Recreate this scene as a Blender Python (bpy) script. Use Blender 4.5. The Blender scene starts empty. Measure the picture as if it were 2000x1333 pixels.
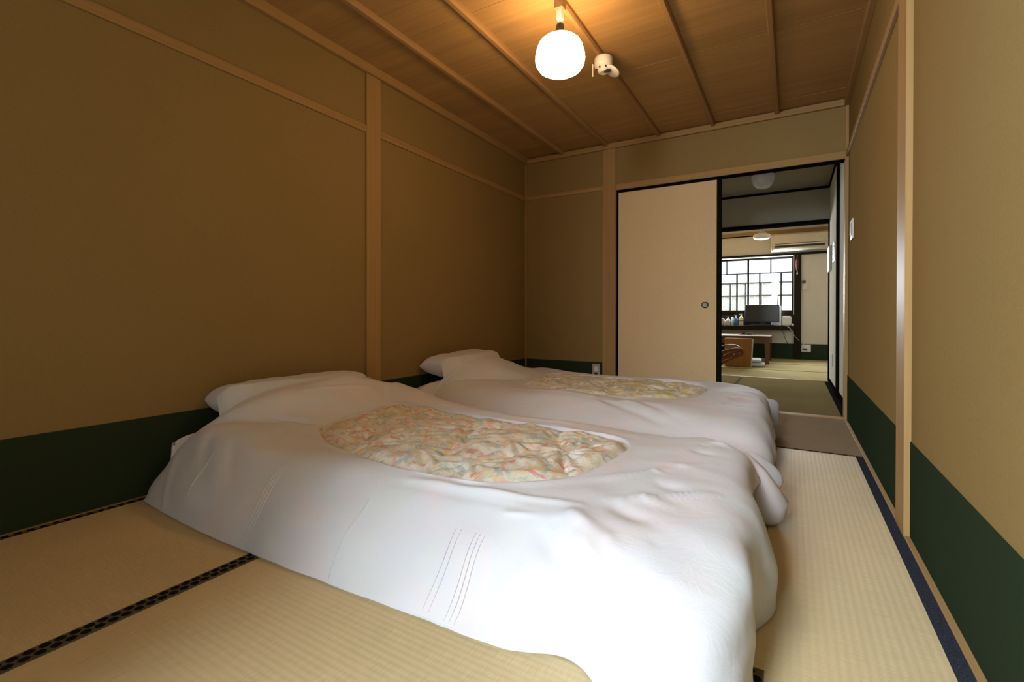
import bpy, bmesh, math, random
from mathutils import Vector, Matrix, noise
random.seed(7)
PI = math.pi
sc = bpy.context.scene
COL = sc.collection

# ------------------------------------------------------------------ camera, light, exposure
cam_d = bpy.data.cameras.new('camera'); cam = bpy.data.objects.new('camera', cam_d); COL.objects.link(cam)
YAW, PITCH, ROLL = 0.5329, -0.0058, 0.0010
fwd = Vector((-math.sin(YAW), math.cos(YAW), 0)); rgt = Vector((math.cos(YAW), math.sin(YAW), 0)); upv = Vector((0, 0, 1))
F = fwd * math.cos(PITCH) + upv * math.sin(PITCH); U0 = upv * math.cos(PITCH) - fwd * math.sin(PITCH)
R = rgt * math.cos(ROLL) + U0 * math.sin(ROLL); U = U0 * math.cos(ROLL) - rgt * math.sin(ROLL)
m = Matrix((R, U, -F)).transposed().to_4x4(); m.translation = Vector((0, 0, 0.692)); cam.matrix_world = m
cam_d.sensor_width = 36; cam_d.lens = 926.86 * 36 / 2000; cam_d.shift_y = -42.1 / 2000
cam_d.clip_start = 0.02; cam_d.clip_end = 200
sc.camera = cam
vs = sc.view_settings
vs.view_transform = 'Standard'; vs.look = 'None'; vs.gamma = 1; vs.use_curve_mapping = False
vs.exposure = 0.26

world = bpy.data.worlds.new('sky'); sc.world = world; world.use_nodes = True
wn = world.node_tree.nodes; wl = world.node_tree.links
bg = wn['Background']; bg.inputs[0].default_value = (0.86, 0.93, 1.0, 1); bg.inputs[1].default_value = 1.5

def area(name, loc, rot, sx, sy, power=0, color=(1, 1, 1), portal=False):
    l = bpy.data.lights.new(name, 'AREA'); l.shape = 'RECTANGLE'; l.size = sx; l.size_y = sy
    l.energy = power; l.color = color
    if portal: l.cycles.is_portal = True
    o = bpy.data.objects.new(name, l); COL.objects.link(o); o.location = loc; o.rotation_euler = rot
    return o
# daylight enters by the large window behind the camera and by the far window
area('window_portal', (-0.315, -1.01, 0.98), (PI / 2, 0, 0), 1.16, 1.86, portal=True)
area('far_window_portal', (-0.9, 9.16, 1.22), (-PI / 2, 0, 0), 1.9, 0.95, portal=True)
wd = area('window_daylight', (-1.32, -2.40, 1.85), (0, 0, 0), 1.8, 1.5, 500, (0.84, 0.92, 1.0))
wd.rotation_euler = Vector((0.26, 1.0, -0.35)).to_track_quat('-Z', 'Y').to_euler()
area('far_window_daylight', (-0.9, 9.28, 1.22), (-PI / 2, 0, 0), 1.9, 0.95, 260, (0.88, 0.94, 1.0))

# ------------------------------------------------------------------ helpers
def lin(r, g, b):
    f = lambda c: ((c / 255 + 0.055) / 1.055) ** 2.4 if c > 10 else c / 255 / 12.92
    return (f(r), f(g), f(b), 1)

class MB:
    """collects shapes, links them as one mesh object"""
    def __init__(s): s.v = []; s.f = []; s.mi = []; s.sm = []
    def add(s, vs_, fs, mi=0, smooth=False):
        b = len(s.v); s.v += [tuple(p) for p in vs_]
        for f in fs: s.f.append(tuple(i + b for i in f)); s.mi.append(mi); s.sm.append(smooth)
        return s
    def box(s, x0, x1, y0, y1, z0, z1, mi=0):
        v = [(x, y, z) for z in (z0, z1) for y in (y0, y1) for x in (x0, x1)]
        return s.add(v, [(0, 2, 3, 1), (4, 5, 7, 6), (0, 1, 5, 4), (2, 6, 7, 3), (0, 4, 6, 2), (1, 3, 7, 5)], mi)
    def lathe(s, prof, c=(0, 0, 0), n=24, mi=0, axis='z', cap=True, smooth=True):
        vs_ = []
        for r, h in prof:
            for k in range(n):
                a = 2 * PI * k / n; p = (r * math.cos(a), r * math.sin(a), h)
                if axis == 'y': p = (p[0], h, p[1])
                if axis == 'x': p = (h, p[0], p[1])
                vs_.append((p[0] + c[0], p[1] + c[1], p[2] + c[2]))
        fs = []
        for i in range(len(prof) - 1):
            for k in range(n):
                a = i * n + k; b = i * n + (k + 1) % n; fs.append((a, b, b + n, a + n))
        s.add(vs_, fs, mi, smooth)
        if cap:
            b = len(s.v) - len(vs_)
            s.f.append(tuple(b + k for k in reversed(range(n)))); s.mi.append(mi); s.sm.append(False)
            e = b + (len(prof) - 1) * n
            s.f.append(tuple(e + k for k in range(n))); s.mi.append(mi); s.sm.append(False)
        return s
    def tube(s, pts, r, n=8, mi=0, closed=False):
        pts = [Vector(p) for p in pts]; N = len(pts); vs_ = []
        nrm = None
        for i, p in enumerate(pts):
            a = pts[(i - 1) % N] if (closed or i > 0) else p; b = pts[(i + 1) % N] if (closed or i < N - 1) else p
            t = (b - a).normalized()
            if nrm is None:
                nrm = t.orthogonal().normalized()
            nrm = (nrm - t * nrm.dot(t)); nrm = nrm.normalized() if nrm.length > 1e-6 else t.orthogonal().normalized()
            bn = t.cross(nrm); rr = r[i] if isinstance(r, (list, tuple)) else r
            for k in range(n):
                an = 2 * PI * k / n; vs_.append(p + (nrm * math.cos(an) + bn * math.sin(an)) * rr)
        fs = []
        for i in range(N if closed else N - 1):
            j = (i + 1) % N
            for k in range(n):
                fs.append((i * n + k, i * n + (k + 1) % n, j * n + (k + 1) % n, j * n + k))
        if not closed:
            fs.append(tuple(reversed(range(n)))); fs.append(tuple((N - 1) * n + k for k in range(n)))
        return s.add(vs_, fs, mi, True)
    def prism(s, poly, h0, h1, plane='xz', mi=0):
        """poly extruded along the third axis"""
        def P(a, b, h): return {'xz': (a, h, b), 'yz': (h, a, b), 'xy': (a, b, h)}[plane]
        n = len(poly); vs_ = [P(a, b, h0) for a, b in poly] + [P(a, b, h1) for a, b in poly]
        fs = [tuple(range(n)), tuple(reversed(range(n, 2 * n)))] + [(i, i + n, (i + 1) % n + n, (i + 1) % n) for i in range(n)]
        return s.add(vs_, fs, mi)
    def build(s, name, mats, parent=None, bevel=0, seg=2, fix=True):
        me = bpy.data.meshes.new(name); me.from_pydata(s.v, [], s.f)
        if not isinstance(mats, (list, tuple)): mats = [mats]
        for m_ in mats: me.materials.append(m_)
        me.polygons.foreach_set('material_index', s.mi); me.polygons.foreach_set('use_smooth', s.sm); me.update()
        if fix:
            bm = bmesh.new(); bm.from_mesh(me); bmesh.ops.recalc_face_normals(bm, faces=bm.faces); bm.to_mesh(me); bm.free()
        o = bpy.data.objects.new(name, me); COL.objects.link(o)
        if parent: o.parent = parent
        if bevel:
            b = o.modifiers.new('bevel', 'BEVEL'); b.width = bevel; b.segments = seg; b.limit_method = 'ANGLE'; b.angle_limit = 0.6
        return o
def tag(o, label, cat, group=None):
    o['label'] = label; o['category'] = cat
    if group: o['group'] = group
    return o
def struct(o, label=None):
    o['kind'] = 'structure'
    if label: o['label'] = label
    return o
def empty(name, loc=(0, 0, 0), label=None, cat=None, group=None):
    o = bpy.data.objects.new(name, None); COL.objects.link(o); o.location = loc; o.empty_display_size = 0.05
    if label: tag(o, label, cat, group)
    return o
def under(child, root):
    """parent a part built in world coordinates"""
    child.parent = root; child.matrix_parent_inverse = Matrix.Translation(-Vector(root.location)); return child

# ------------------------------------------------------------------ materials
class NT:
    def __init__(s, name, rough=0.7, spec=0.3):
        s.m = bpy.data.materials.new(name); s.m.use_nodes = True; s.t = s.m.node_tree; s.n = s.t.nodes; s.l = s.t.links
        s.b = s.n['Principled BSDF']; s.b.inputs['Roughness'].default_value = rough; s.b.inputs['Specular IOR Level'].default_value = spec
        s.tc = s.n.new('ShaderNodeTexCoord')
    def map(s, scale=(1, 1, 1), rot=(0, 0, 0), src='Object'):
        mp = s.n.new('ShaderNodeMapping'); mp.inputs['Scale'].default_value = scale; mp.inputs['Rotation'].default_value = rot
        s.l.new(s.tc.outputs[src], mp.inputs['Vector']); return mp.outputs[0]
    def noise(s, vec, scale=5, detail=4, rough=0.6, dist=0):
        t = s.n.new('ShaderNodeTexNoise'); t.inputs['Scale'].default_value = scale; t.inputs['Detail'].default_value = detail
        t.inputs['Roughness'].default_value = rough; t.inputs['Distortion'].default_value = dist
        s.l.new(vec, t.inputs['Vector']); return t.outputs['Fac'] , t.outputs['Color']
    def ramp(s, fac, stops, interp='LINEAR'):
        r = s.n.new('ShaderNodeValToRGB'); r.color_ramp.interpolation = interp; e = r.color_ramp.elements
        while len(e) < len(stops): e.new(0.5)
        for i, (p, c) in enumerate(stops): e[i].position = p; e[i].color = c if len(c) == 4 else (*c, 1)
        s.l.new(fac, r.inputs[0]); return r.outputs[0]
    def mix(s, fac, a, b, mode='MIX'):
        x = s.n.new('ShaderNodeMix'); x.data_type = 'RGBA'; x.blend_type = mode
        for sock, v in ((x.inputs[0], fac), (x.inputs[6], a), (x.inputs[7], b)):
            if hasattr(v, 'links'): s.l.new(v, sock)
            else: sock.default_value = v
        return x.outputs[2]
    def math(s, op, a, b=0):
        x = s.n.new('ShaderNodeMath'); x.operation = op
        for sock, v in ((x.inputs[0], a), (x.inputs[1], b)):
            if hasattr(v, 'links'): s.l.new(v, sock)
            else: sock.default_value = v
        return x.outputs[0]
    def color(s, c):
        if hasattr(c, 'links'): s.l.new(c, s.b.inputs['Base Color'])
        else: s.b.inputs['Base Color'].default_value = c
    def bump(s, h, strength=0.3, dist=0.002):
        b = s.n.new('ShaderNodeBump'); b.inputs['Strength'].default_value = strength; b.inputs['Distance'].default_value = dist
        s.l.new(h, b.inputs['Height']); s.l.new(b.outputs[0], s.b.inputs['Normal'])
def plain(name, c, rough=0.6, spec=0.3, metal=0, var=0.06):
    t = NT(name, rough, spec); f, _ = t.noise(t.map(), 18, 4)
    d = tuple(max(0, x * (1 - var)) for x in c[:3]) + (1,); e = tuple(min(1, x * (1 + var)) for x in c[:3]) + (1,)
    t.color(t.ramp(f, [(0.3, d), (0.7, e)])); t.b.inputs['Metallic'].default_value = metal; t.bump(f, 0.05, 0.001); return t.m

def wall_mat(name, c, bump=0.35):
    t = NT(name, 0.95, 0.0)
    f, _ = t.noise(t.map((1, 1, 1)), 170, 3, 0.6, 0.6); g, _ = t.noise(t.map((1, 1, 1)), 2.2, 3)
    c1 = tuple(x * 0.93 for x in c[:3]) + (1,); c2 = tuple(min(1, x * 1.06) for x in c[:3]) + (1,)
    a = t.ramp(f, [(0.35, c1), (0.65, c2)]); t.color(t.mix(0.25, a, t.ramp(g, [(0.35, c1), (0.65, c2)])))
    t.bump(f, bump, 0.0015); return t.m
def wood_mat(name, c, axis='x', rough=0.55, contrast=0.18, fine=60):
    t = NT(name, rough, 0.04)
    sc_ = {'x': (1.2, fine, fine), 'y': (fine, 1.2, fine), 'z': (fine, fine, 1.2)}[axis]
    f, _ = t.noise(t.map(sc_), 1.0, 5, 0.65, 0.4); g, _ = t.noise(t.map(tuple(v * 0.16 for v in sc_)), 1.0, 3, 0.6, 0.6)
    lo = tuple(x * (1 - contrast) for x in c[:3]) + (1,); hi = tuple(min(1, x * (1 + contrast)) for x in c[:3]) + (1,)
    t.color(t.mix(0.5, t.ramp(f, [(0.3, lo), (0.7, hi)]), t.ramp(g, [(0.3, lo), (0.7, hi)]))); t.bump(f, 0.12, 0.001); return t.m

M = {}
M['wall'] = wall_mat('olive_ochre_wall_paper', (0.275, 0.185, 0.072, 1))
M['skirt'] = wall_mat('dark_green_paper', (0.028, 0.041, 0.022, 1), 0.15)
HINOKI = (0.37, 0.225, 0.092)
for a in 'xyz': M['wood_' + a] = wood_mat('cypress_wood_' + a, HINOKI, a)
M['ceil'] = wood_mat('ceiling_board', (0.40, 0.24, 0.095), 'x', 0.5, 0.22, 42)
M['batten'] = wood_mat('ceiling_batten', (0.36, 0.215, 0.095), 'y')
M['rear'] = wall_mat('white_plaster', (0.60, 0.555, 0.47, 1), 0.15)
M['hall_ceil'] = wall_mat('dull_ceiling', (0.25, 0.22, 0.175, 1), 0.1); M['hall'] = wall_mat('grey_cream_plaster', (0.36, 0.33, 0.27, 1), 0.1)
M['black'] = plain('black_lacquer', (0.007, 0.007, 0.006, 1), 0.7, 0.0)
M['darkwood'] = wood_mat('dark_brown_timber', (0.020, 0.017, 0.011), 'z', 0.6, 0.3)
M['fusuma'] = wall_mat('sand_paper_panel', (0.68, 0.50, 0.285, 1), 0.25)
M['metal'] = plain('dark_bronze', (0.03, 0.028, 0.025, 1), 0.4, 0.5, 0.7)
M['white_plastic'] = plain('white_plastic', (0.72, 0.69, 0.62, 1), 0.4, 0.4)
M['grey_plastic'] = plain('greige_plastic', (0.42, 0.38, 0.31, 1), 0.45, 0.4)
M['black_plastic'] = plain('black_plastic', (0.012, 0.012, 0.011, 1), 0.4, 0.5)
M['screen'] = plain('dark_screen', (0.02, 0.02, 0.019, 1), 0.3, 0.5)
M['table'] = wood_mat('brown_table_wood', (0.115, 0.062, 0.032), 'x', 0.35, 0.25)
M['redwood'] = wood_mat('orange_brown_veneer', (0.33, 0.16, 0.045), 'z', 0.4, 0.2, 40)
M['bent'] = wood_mat('bent_brown_wood', (0.16, 0.065, 0.03), 'x', 0.25, 0.2, 30)
M['blue'] = plain('blue_bottle', (0.04, 0.20, 0.45, 1), 0.3, 0.5)
M['label_brown'] = plain('brown_label', (0.30, 0.17, 0.08, 1), 0.6)
M['clear'] = plain('pale_clear_plastic', (0.55, 0.55, 0.62, 1), 0.25, 0.5)
M['navy'] = None

def tatami_mat_(name, along, tone=(0.64, 0.50, 0.285), spec=0.25):
    """rush surface; ribs run along 'along', the rush stalks run across them"""
    t = NT(name, 0.62 if spec > 0.1 else 0.9, spec)
    st = (14, 420, 1) if along == 'y' else (420, 14, 1)
    f, _ = t.noise(t.map(st), 1.0, 3, 0.7); g, _ = t.noise(t.map((1, 1, 1)), 1.7, 4)
    w = t.n.new('ShaderNodeTexWave'); w.bands_direction = 'X' if along == 'y' else 'Y'; w.inputs['Scale'].default_value = 0.314 / 0.0167
    w.inputs['Distortion'].default_value = 0.0
    t.l.new(t.tc.outputs['Object'], w.inputs['Vector'])
    lo = tuple(x * 0.74 for x in tone) + (1,); hi = tuple(x * 1.16 for x in tone) + (1,)
    green = (tone[0] * 0.84, tone[1] * 0.92, tone[2] * 0.92, 1)
    a = t.ramp(f, [(0.25, lo), (0.75, hi)]); a = t.mix(0.35, a, t.ramp(g, [(0.35, green), (0.65, hi)]))
    a = t.mix(t.math('MULTIPLY', t.math('SUBTRACT', 1.0, w.outputs['Fac']), 0.08 if along == 'y' else 0.03), a, lo)
    t.color(a); t.bump(f, 0.35, 0.0012); return t.m
M['tat_y'] = tatami_mat_('tatami_rush_lengthwise', 'y'); M['tat_x'] = tatami_mat_('tatami_rush_crosswise', 'x')
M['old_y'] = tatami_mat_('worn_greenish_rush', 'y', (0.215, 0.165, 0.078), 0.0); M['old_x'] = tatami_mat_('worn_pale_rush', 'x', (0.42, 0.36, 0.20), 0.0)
def cloth_border(name, c, c2):
    t = NT(name, 0.9, 0.0); f, _ = t.noise(t.map((1, 1, 1)), 420, 2)
    t.color(t.ramp(f, [(0.4, c), (0.65, c2)])); t.bump(f, 0.3, 0.001); return t.m
M['heri_navy'] = cloth_border('navy_border_cloth', (0.022, 0.025, 0.036, 1), (0.050, 0.055, 0.072, 1))
M['heri_base'] = cloth_border('olive_border_cloth', (0.10, 0.085, 0.05, 1), (0.15, 0.125, 0.08, 1))
M['heri_dark'] = cloth_border('dark_border_motif', (0.010, 0.011, 0.012, 1), (0.020, 0.020, 0.018, 1))
M['heri_green'] = cloth_border('grey_green_border_cloth', (0.085, 0.085, 0.052, 1), (0.13, 0.125, 0.08, 1))
M['heri_gold'] = cloth_border('golden_border_thread', (0.14, 0.09, 0.03, 1), (0.22, 0.15, 0.05, 1))
def board_mat():
    t = NT('grey_brown_board', 0.9, 0.0); f, _ = t.noise(t.map((1, 1, 1)), 260, 3); g, _ = t.noise(t.map((1, 1, 1)), 6, 4)
    a = t.ramp(f, [(0.35, (0.26, 0.190, 0.115, 1)), (0.65, (0.35, 0.26, 0.165, 1))])
    t.color(t.mix(0.3, a, t.ramp(g, [(0.3, (0.22, 0.175, 0.12, 1)), (0.7, (0.34, 0.265, 0.185, 1))]))); t.bump(f, 0.1, 0.0006); return t.m
M['board'] = board_mat()

def cover_mat(name='white_cotton_cover', warm=1.0):
    t = NT(name, 0.85, 0.15)
    # thin cotton: the printed quilt inside shows through as very faint tints
    f, c = t.noise(t.map((1, 1, 1)), 5.5, 3, 0.5, 0.5); g, _ = t.noise(t.map((1, 1, 1)), 9, 3, 0.5, 0.8)
    w, _ = t.noise(t.map((1, 1, 1)), 900, 2)
    base = (0.67, 0.665, 0.715, 1)
    a = t.ramp(f, [(0.38, (0.65, 0.675, 0.71, 1)), (0.5, base), (0.62, (0.72, 0.66, 0.685, 1))])
    a = t.mix(0.3, a, t.ramp(g, [(0.42, base), (0.60, (0.69, 0.70, 0.665, 1))]))
    t.color(a)
    b1 = t.n.new('ShaderNodeBump'); b1.inputs['Strength'].default_value = 0.22; b1.inputs['Distance'].default_value = 0.006
    k, _ = t.noise(t.map((1.0, 1.0, 1.0)), 14, 5, 0.6, 1.6); t.l.new(k, b1.inputs['Height'])
    b2 = t.n.new('ShaderNodeBump'); b2.inputs['Strength'].default_value = 0.06; b2.inputs['Distance'].default_value = 0.0006
    t.l.new(w, b2.inputs['Height']); t.l.new(b1.outputs[0], b2.inputs['Normal']); t.l.new(b2.outputs[0], t.b.inputs['Normal'])
    t.b.inputs['Sheen Weight'].default_value = 0.1
    return t.m
M['cover'] = cover_mat()
def floral(name='watercolour_floral_cotton', k=1.0, yel=1.0):
    t = NT(name, 0.75, 0.2)
    v = t.map((1, 1, 1))
    def blob(seed, scale, lo, hi, dist=1.2):
        mp = t.n.new('ShaderNodeMapping'); mp.inputs['Location'].default_value = (seed, seed * 1.7, 0); t.l.new(t.tc.outputs['Object'], mp.inputs['Vector'])
        f, _ = t.noise(mp.outputs[0], scale, 3, 0.55, dist)
        return t.ramp(f, [(lo, (0, 0, 0, 1)), (hi, (1, 1, 1, 1))])
    a = (0.74, 0.70, 0.60, 1)
    a = t.mix(blob(1, 9, 0.50, 0.60), a, (0.70, 0.60, 0.44 * yel, 1))
    a = t.mix(blob(2.3, 11, 0.56, 0.64), a, (0.72, 0.55, 0.32, 1))
    a = t.mix(blob(5.1, 12, 0.57, 0.64), a, (0.74, 0.46 + 0.16 * (1 - k), 0.38, 1))
    a = t.mix(blob(8.4, 16, 0.60, 0.66), a, (0.70, 0.32 + 0.28 * (1 - k), 0.29 + .1 * (1 - k), 1))
    a = t.mix(blob(4.2, 14, 0.57, 0.63), a, (0.55, 0.59, 0.47, 1))
    a = t.mix(blob(6.9, 17, 0.585, 0.64), a, (0.46, 0.52, 0.50, 1))
    a = t.mix(blob(12.9, 13, 0.56, 0.64), a, (0.76, 0.74, 0.70, 1))
    # thin dark brush outlines
    mp = t.n.new('ShaderNodeMapping'); mp.inputs['Location'].default_value = (3, 9, 0); t.l.new(t.tc.outputs['Object'], mp.inputs['Vector'])
    f, _ = t.noise(mp.outputs[0], 13, 3, 0.55, 1.8)
    ln = t.ramp(f, [(0.485, (0, 0, 0, 1)), (0.50, (1, 1, 1, 1)), (0.515, (0, 0, 0, 1))])
    br, _ = t.noise(mp.outputs[0], 21, 2); ln2 = t.math('MULTIPLY', ln, t.ramp(br, [(0.5, (0, 0, 0, 1)), (0.62, (1, 1, 1, 1))]))
    a = t.mix(t.math('MULTIPLY', ln2, 0.65), a, (0.26, 0.27, 0.23, 1))
    t.color(a)
    k, _ = t.noise(t.map((1, 1, 1)), 30, 4, 0.6, 1.5); t.bump(k, 0.35, 0.005)
    return t.m
M['floral'] = floral(); M['floral_yellow'] = floral('yellowish_floral_cotton', 0.0, 0.6)
def emit(name, c, s):
    m_ = bpy.data.materials.new(name); m_.use_nodes = True; n = m_.node_tree.nodes; n.remove(n['Principled BSDF'])
    e = n.new('ShaderNodeEmission'); e.inputs[0].default_value = (*c, 1); e.inputs[1].default_value = s
    m_.node_tree.links.new(e.outputs[0], n['Material Output'].inputs[0]); return m_
M['globe'] = emit('lit_opal_glass', (1.0, 0.62, 0.29), 28.5)
def glass():
    m_ = bpy.data.materials.new('window_glass'); m_.use_nodes = True; n = m_.node_tree.nodes; l = m_.node_tree.links; n.remove(n['Principled BSDF'])
    t = n.new('ShaderNodeBsdfTransparent'); t.inputs[0].default_value = (0.93, 0.95, 0.95, 1); g = n.new('ShaderNodeBsdfGlossy'); g.inputs['Roughness'].default_value = 0.02
    x = n.new('ShaderNodeMixShader'); x.inputs[0].default_value = 0.015
    l.new(t.outputs[0], x.inputs[1]); l.new(g.outputs[0], x.inputs[2]); l.new(x.outputs[0], n['Material Output'].inputs[0]); return m_
M['glass'] = glass()

# ------------------------------------------------------------------ room shell
XL, XR, YB, YF = -2.14, 0.322, 3.88, -0.85
YB2 = 3.96; YH = 6.10; YH2 = 6.16; YE = 9.05
XP0, XP1 = -1.387, -1.274          # post in the back wall
HALLX = 0.345
R3X0, R3X1 = -3.0, 1.3

# floor slab with the mats as its pieces
fl = struct(MB().box(-3.1, 1.5, -1.1, 9.25, -0.09, -0.032).build('floor', M['board']), 'sub floor under the tatami mats')

def ribbed(mb, x0, x1, y0, y1, along, mi=0, z=0.0, pitch=0.0167, amp=0.0005):
    """real rib relief; ribs run along 'along'"""
    a0, a1, b0, b1 = (x0, x1, y0, y1) if along == 'y' else (y0, y1, x0, x1)
    n = max(4, int(round((a1 - a0) / pitch))); K = 4
    vs_ = []
    for i in range(n * K + 1):
        a = a0 + (a1 - a0) * i / (n * K); h = z - amp + amp * math.sin(PI * (i % K) / K)
        for b in (b0, b1): vs_.append((a, b, h) if along == 'y' else (b, a, h))
    fs = [(2 * i, 2 * i + 1, 2 * i + 3, 2 * i + 2) for i in range(n * K)]
    mb.add(vs_, fs, mi, True)
def tatami(x0, x1, y0, y1, along, label=None, kind='tat_'):
    mb = MB(); mb.box(x0, x1, y0, y1, -0.032, -0.004)
    ribbed(mb, x0, x1, y0, y1, along)
    o = mb.build('tatami_mat', M[kind + along], fl, fix=False)
    if label: o['label'] = label
    return o
def hexes(mb, x0, x1, y0, y1, along, rad, z, mi):
    """two staggered rows of hexagons woven into a border"""
    L = (y1 - y0) if along == 'y' else (x1 - x0); W = (x1 - x0) if along == 'y' else (y1 - y0)
    step = rad * 1.95; n = int(L / step)
    for row in range(2):
        cw = W * (0.28 + 0.44 * row)
        for i in range(n):
            cl = step * (i + 0.5 + 0.5 * (row % 2))
            if cl + rad > L: continue
            vs_ = []
            for k in range(6):
                an = PI / 3 * k; a = cl + rad * 0.86 * math.cos(an); b = cw + min(rad * 0.86, W * 0.23) * math.sin(an)
                vs_.append((x0 + b, y0 + a, z) if along == 'y' else (x0 + a, y0 + b, z))
            mb.add(vs_, [tuple(range(6))], mi)
def border(parent, x0, x1, y0, y1, mats, motif=None, along='y'):
    mb = MB().box(x0, x1, y0, y1, -0.003, 0.0016)
    if motif == 'hex': hexes(mb, x0, x1, y0, y1, along, 0.0125, 0.0021, 1)
    if motif == 'dash':
        L = (y1 - y0) if along == 'y' else (x1 - x0); n = int(L / 0.03)
        for i in range(n):
            a = 0.03 * i + 0.006
            if along == 'y': mb.box(x0 + 0.004, x1 - 0.004, y0 + a, y0 + a + 0.014, 0.0015, 0.0021, 1)
            else: mb.box(x0 + a, x0 + a + 0.014, y0 + 0.003, y1 - 0.003, 0.0015, 0.0021, 1)
    return mb.build('mat_border', mats, parent, fix=False)

HX = [M['heri_base'], M['heri_dark']]; GD = [M['heri_dark'], M['heri_gold']]
t = tatami(XL + 0.012, -1.314, YF, 1.35, 'y', 'darker tatami mat along the left wall'); border(t, -1.359, -1.314, YF, 1.35, HX, 'hex'); border(t, XL + 0.012, XL + 0.036, YF, 1.35, GD, 'dash')
t = tatami(XL + 0.012, -1.314, 1.355, 2.90, 'y'); border(t, -1.359, -1.314, 1.355, 2.90, HX, 'hex'); border(t, XL + 0.012, XL + 0.036, 1.355, 2.90, GD, 'dash')
t = tatami(-1.312, -0.067, 0.08, 1.045, 'x', 'tatami mat laid crosswise in front of the futon'); border(t, -1.312, -0.044, 1.0, 1.045, HX, 'hex', 'x')
t = tatami(-1.312, -0.067, YF, 0.078, 'x'); border(t, -1.312, -0.067, YF, YF + 0.04, HX, 'hex', 'x')
t = tatami(-1.312, -0.067, 1.047, 2.90, 'y'); border(t, -1.312, -1.28, 1.047, 2.90, HX, 'hex')
t = tatami(-0.065, 0.305, YF, 2.90, 'y', 'narrow tatami strip along the right wall with a navy border'); border(t, 0.274, 0.305, YF, 2.895, [M['heri_navy']])
border(t, -0.065, 0.272, 2.884, 2.90, GD, 'dash', 'x')
o = MB().box(XL + 0.012, XR - 0.017, 2.905, YB, -0.03, 0.0).build('floor_board', M['board'], fl, 0.001); o['label'] = 'plain grey brown board in front of the doorway'
# grooved wooden threshold
mb = MB().box(XP1, XR - 0.017, YB - 0.005, YB2 + 0.01, -0.03, 0.002)
for y in (YB + 0.012, YB + 0.040, YB + 0.066): mb.box(XP1, XR - 0.017, y, y + 0.012, 0.002, 0.005)
struct(mb.build('trim_1', M['wood_x']), 'grooved wooden threshold of the doorway')
# middle room mats
t = tatami(-0.485, 0.300, YB2 + 0.012, YH - 0.02, 'y', None, 'old_'); border(t, -0.512, -0.485, YB2 + 0.012, YH - 0.02, [M['heri_green']]); border(t, 0.300, HALLX - 0.004, YB2 + 0.012, YH - 0.02, [M['heri_dark']])
t = tatami(-1.37, -0.514, YB2 + 0.012, YH - 0.02, 'y', None, 'old_'); t = tatami(-2.14, -1.374, YB2 + 0.012, YH - 0.02, 'y', None, 'old_')
border(t, -1.40, -1.374, YB2 + 0.012, YH - 0.02, [M['heri_green']])
struct(MB().box(-2.14, HALLX + 0.02, YH - 0.018, YH2 - 0.04, -0.03, 0.004).build('trim_2', M['wood_x']), 'thin wooden sill between the two far rooms')
for (y0, y1) in ((YH2 - 0.035, 7.08), (7.085, 8.04), (8.045, YE)):
    for x0, x1 in ((-3.0, -1.05), (-1.045, R3X1)):
        t = tatami(x0, x1, y0, y1, 'x', None, 'old_'); border(t, x0, x1, y1 - 0.028, y1, [M['heri_green']], None, 'x')

# main room walls
W = 0.12
struct(MB().box(XL - W, XL, YF - W, YB2, -0.03, 2.25).build('wall_left', M['wall']))
struct(MB().box(XR, XR + W, YF - W, YB + 0.04, -0.03, 2.25).build('wall_right', M['wall']))
mb = MB().box(XL, XP0, YB, YB2, -0.03, 2.25).box(XP1, XR, YB, YB2, 1.800, 2.25)
struct(mb.build('wall_back', M['wall']))
WA, WB = -0.90, 0.27
mb = MB()                                                   # wall behind the camera with its window opening
mb.box(XL, WA, YF - W, YF, -0.03, 2.25).box(WB, XR, YF - W, YF, -0.03, 2.25).box(WA, WB, YF - W, YF, -0.03, 0.05).box(WA, WB, YF - W, YF, 2.04, 2.25)
struct(mb.build('wall_front', M['wall']))
wf = struct(empty('window_1', (-0.47, YF - 0.07, 0.05)), 'wide window behind the camera')
def frame_xz(x0, x1, z0, z1, y0, y1, w):
    return MB().box(x0, x0 + w, y0, y1, z0, z1).box(x1 - w, x1, y0, y1, z0, z1).box(x0 + w, x1 - w, y0, y1, z0, z0 + w).box(x0 + w, x1 - w, y0, y1, z1 - w, z1)
under(frame_xz(WA, -0.30, 0.05, 2.04, YF - 0.09, YF - 0.05, 0.035).build('window_frame', M['darkwood']), wf)
under(frame_xz(-0.33, WB, 0.05, 2.04, YF - 0.05, YF - 0.01, 0.035).build('window_frame', M['darkwood']), wf)
under(MB().box(WA + 0.03, -0.33, YF - 0.073, YF - 0.068, 0.08, 2.01).build('pane', M['glass']), wf)
under(MB().box(-0.30, WB - 0.03, YF - 0.033, YF - 0.028, 0.08, 2.01).build('pane', M['glass']), wf)

# ceiling: boards across, battens along
ce = struct(MB().box(XL, XR, YF, YB, 2.175, 2.25).build('ceiling', M['ceil']), 'board ceiling with thin battens')
yy = YF; k = 0
while yy < YB - 0.01:
    y1 = min(yy + 0.455, YB); dz = 0.0008 * (k % 2)
    o = MB().box(XL, XR, yy, y1 - 0.0008, 2.158 + dz, 2.175).build('ceiling_board', M['ceil'], ce); o.location = (0, 0, 0); yy = y1; k += 1
BX = (-1.758, -1.354, -0.920, -0.518, -0.096)
for bx in BX:
    MB().prism([(bx - 0.016, 2.158), (bx - 0.016, 2.140), (bx - 0.010, 2.128), (bx + 0.010, 2.128), (bx + 0.016, 2.140), (bx + 0.016, 2.158)], YF, YB - 0.012).build('batten', M['batten'], ce)
TZ0, TZ1 = 2.105, 2.146
struct(MB().box(XL, XL + 0.030, YF, YB, TZ0, TZ1 + 0.012).build('trim_3', M['wood_y'], None, 0.002), 'ceiling rail on the left wall')
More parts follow.
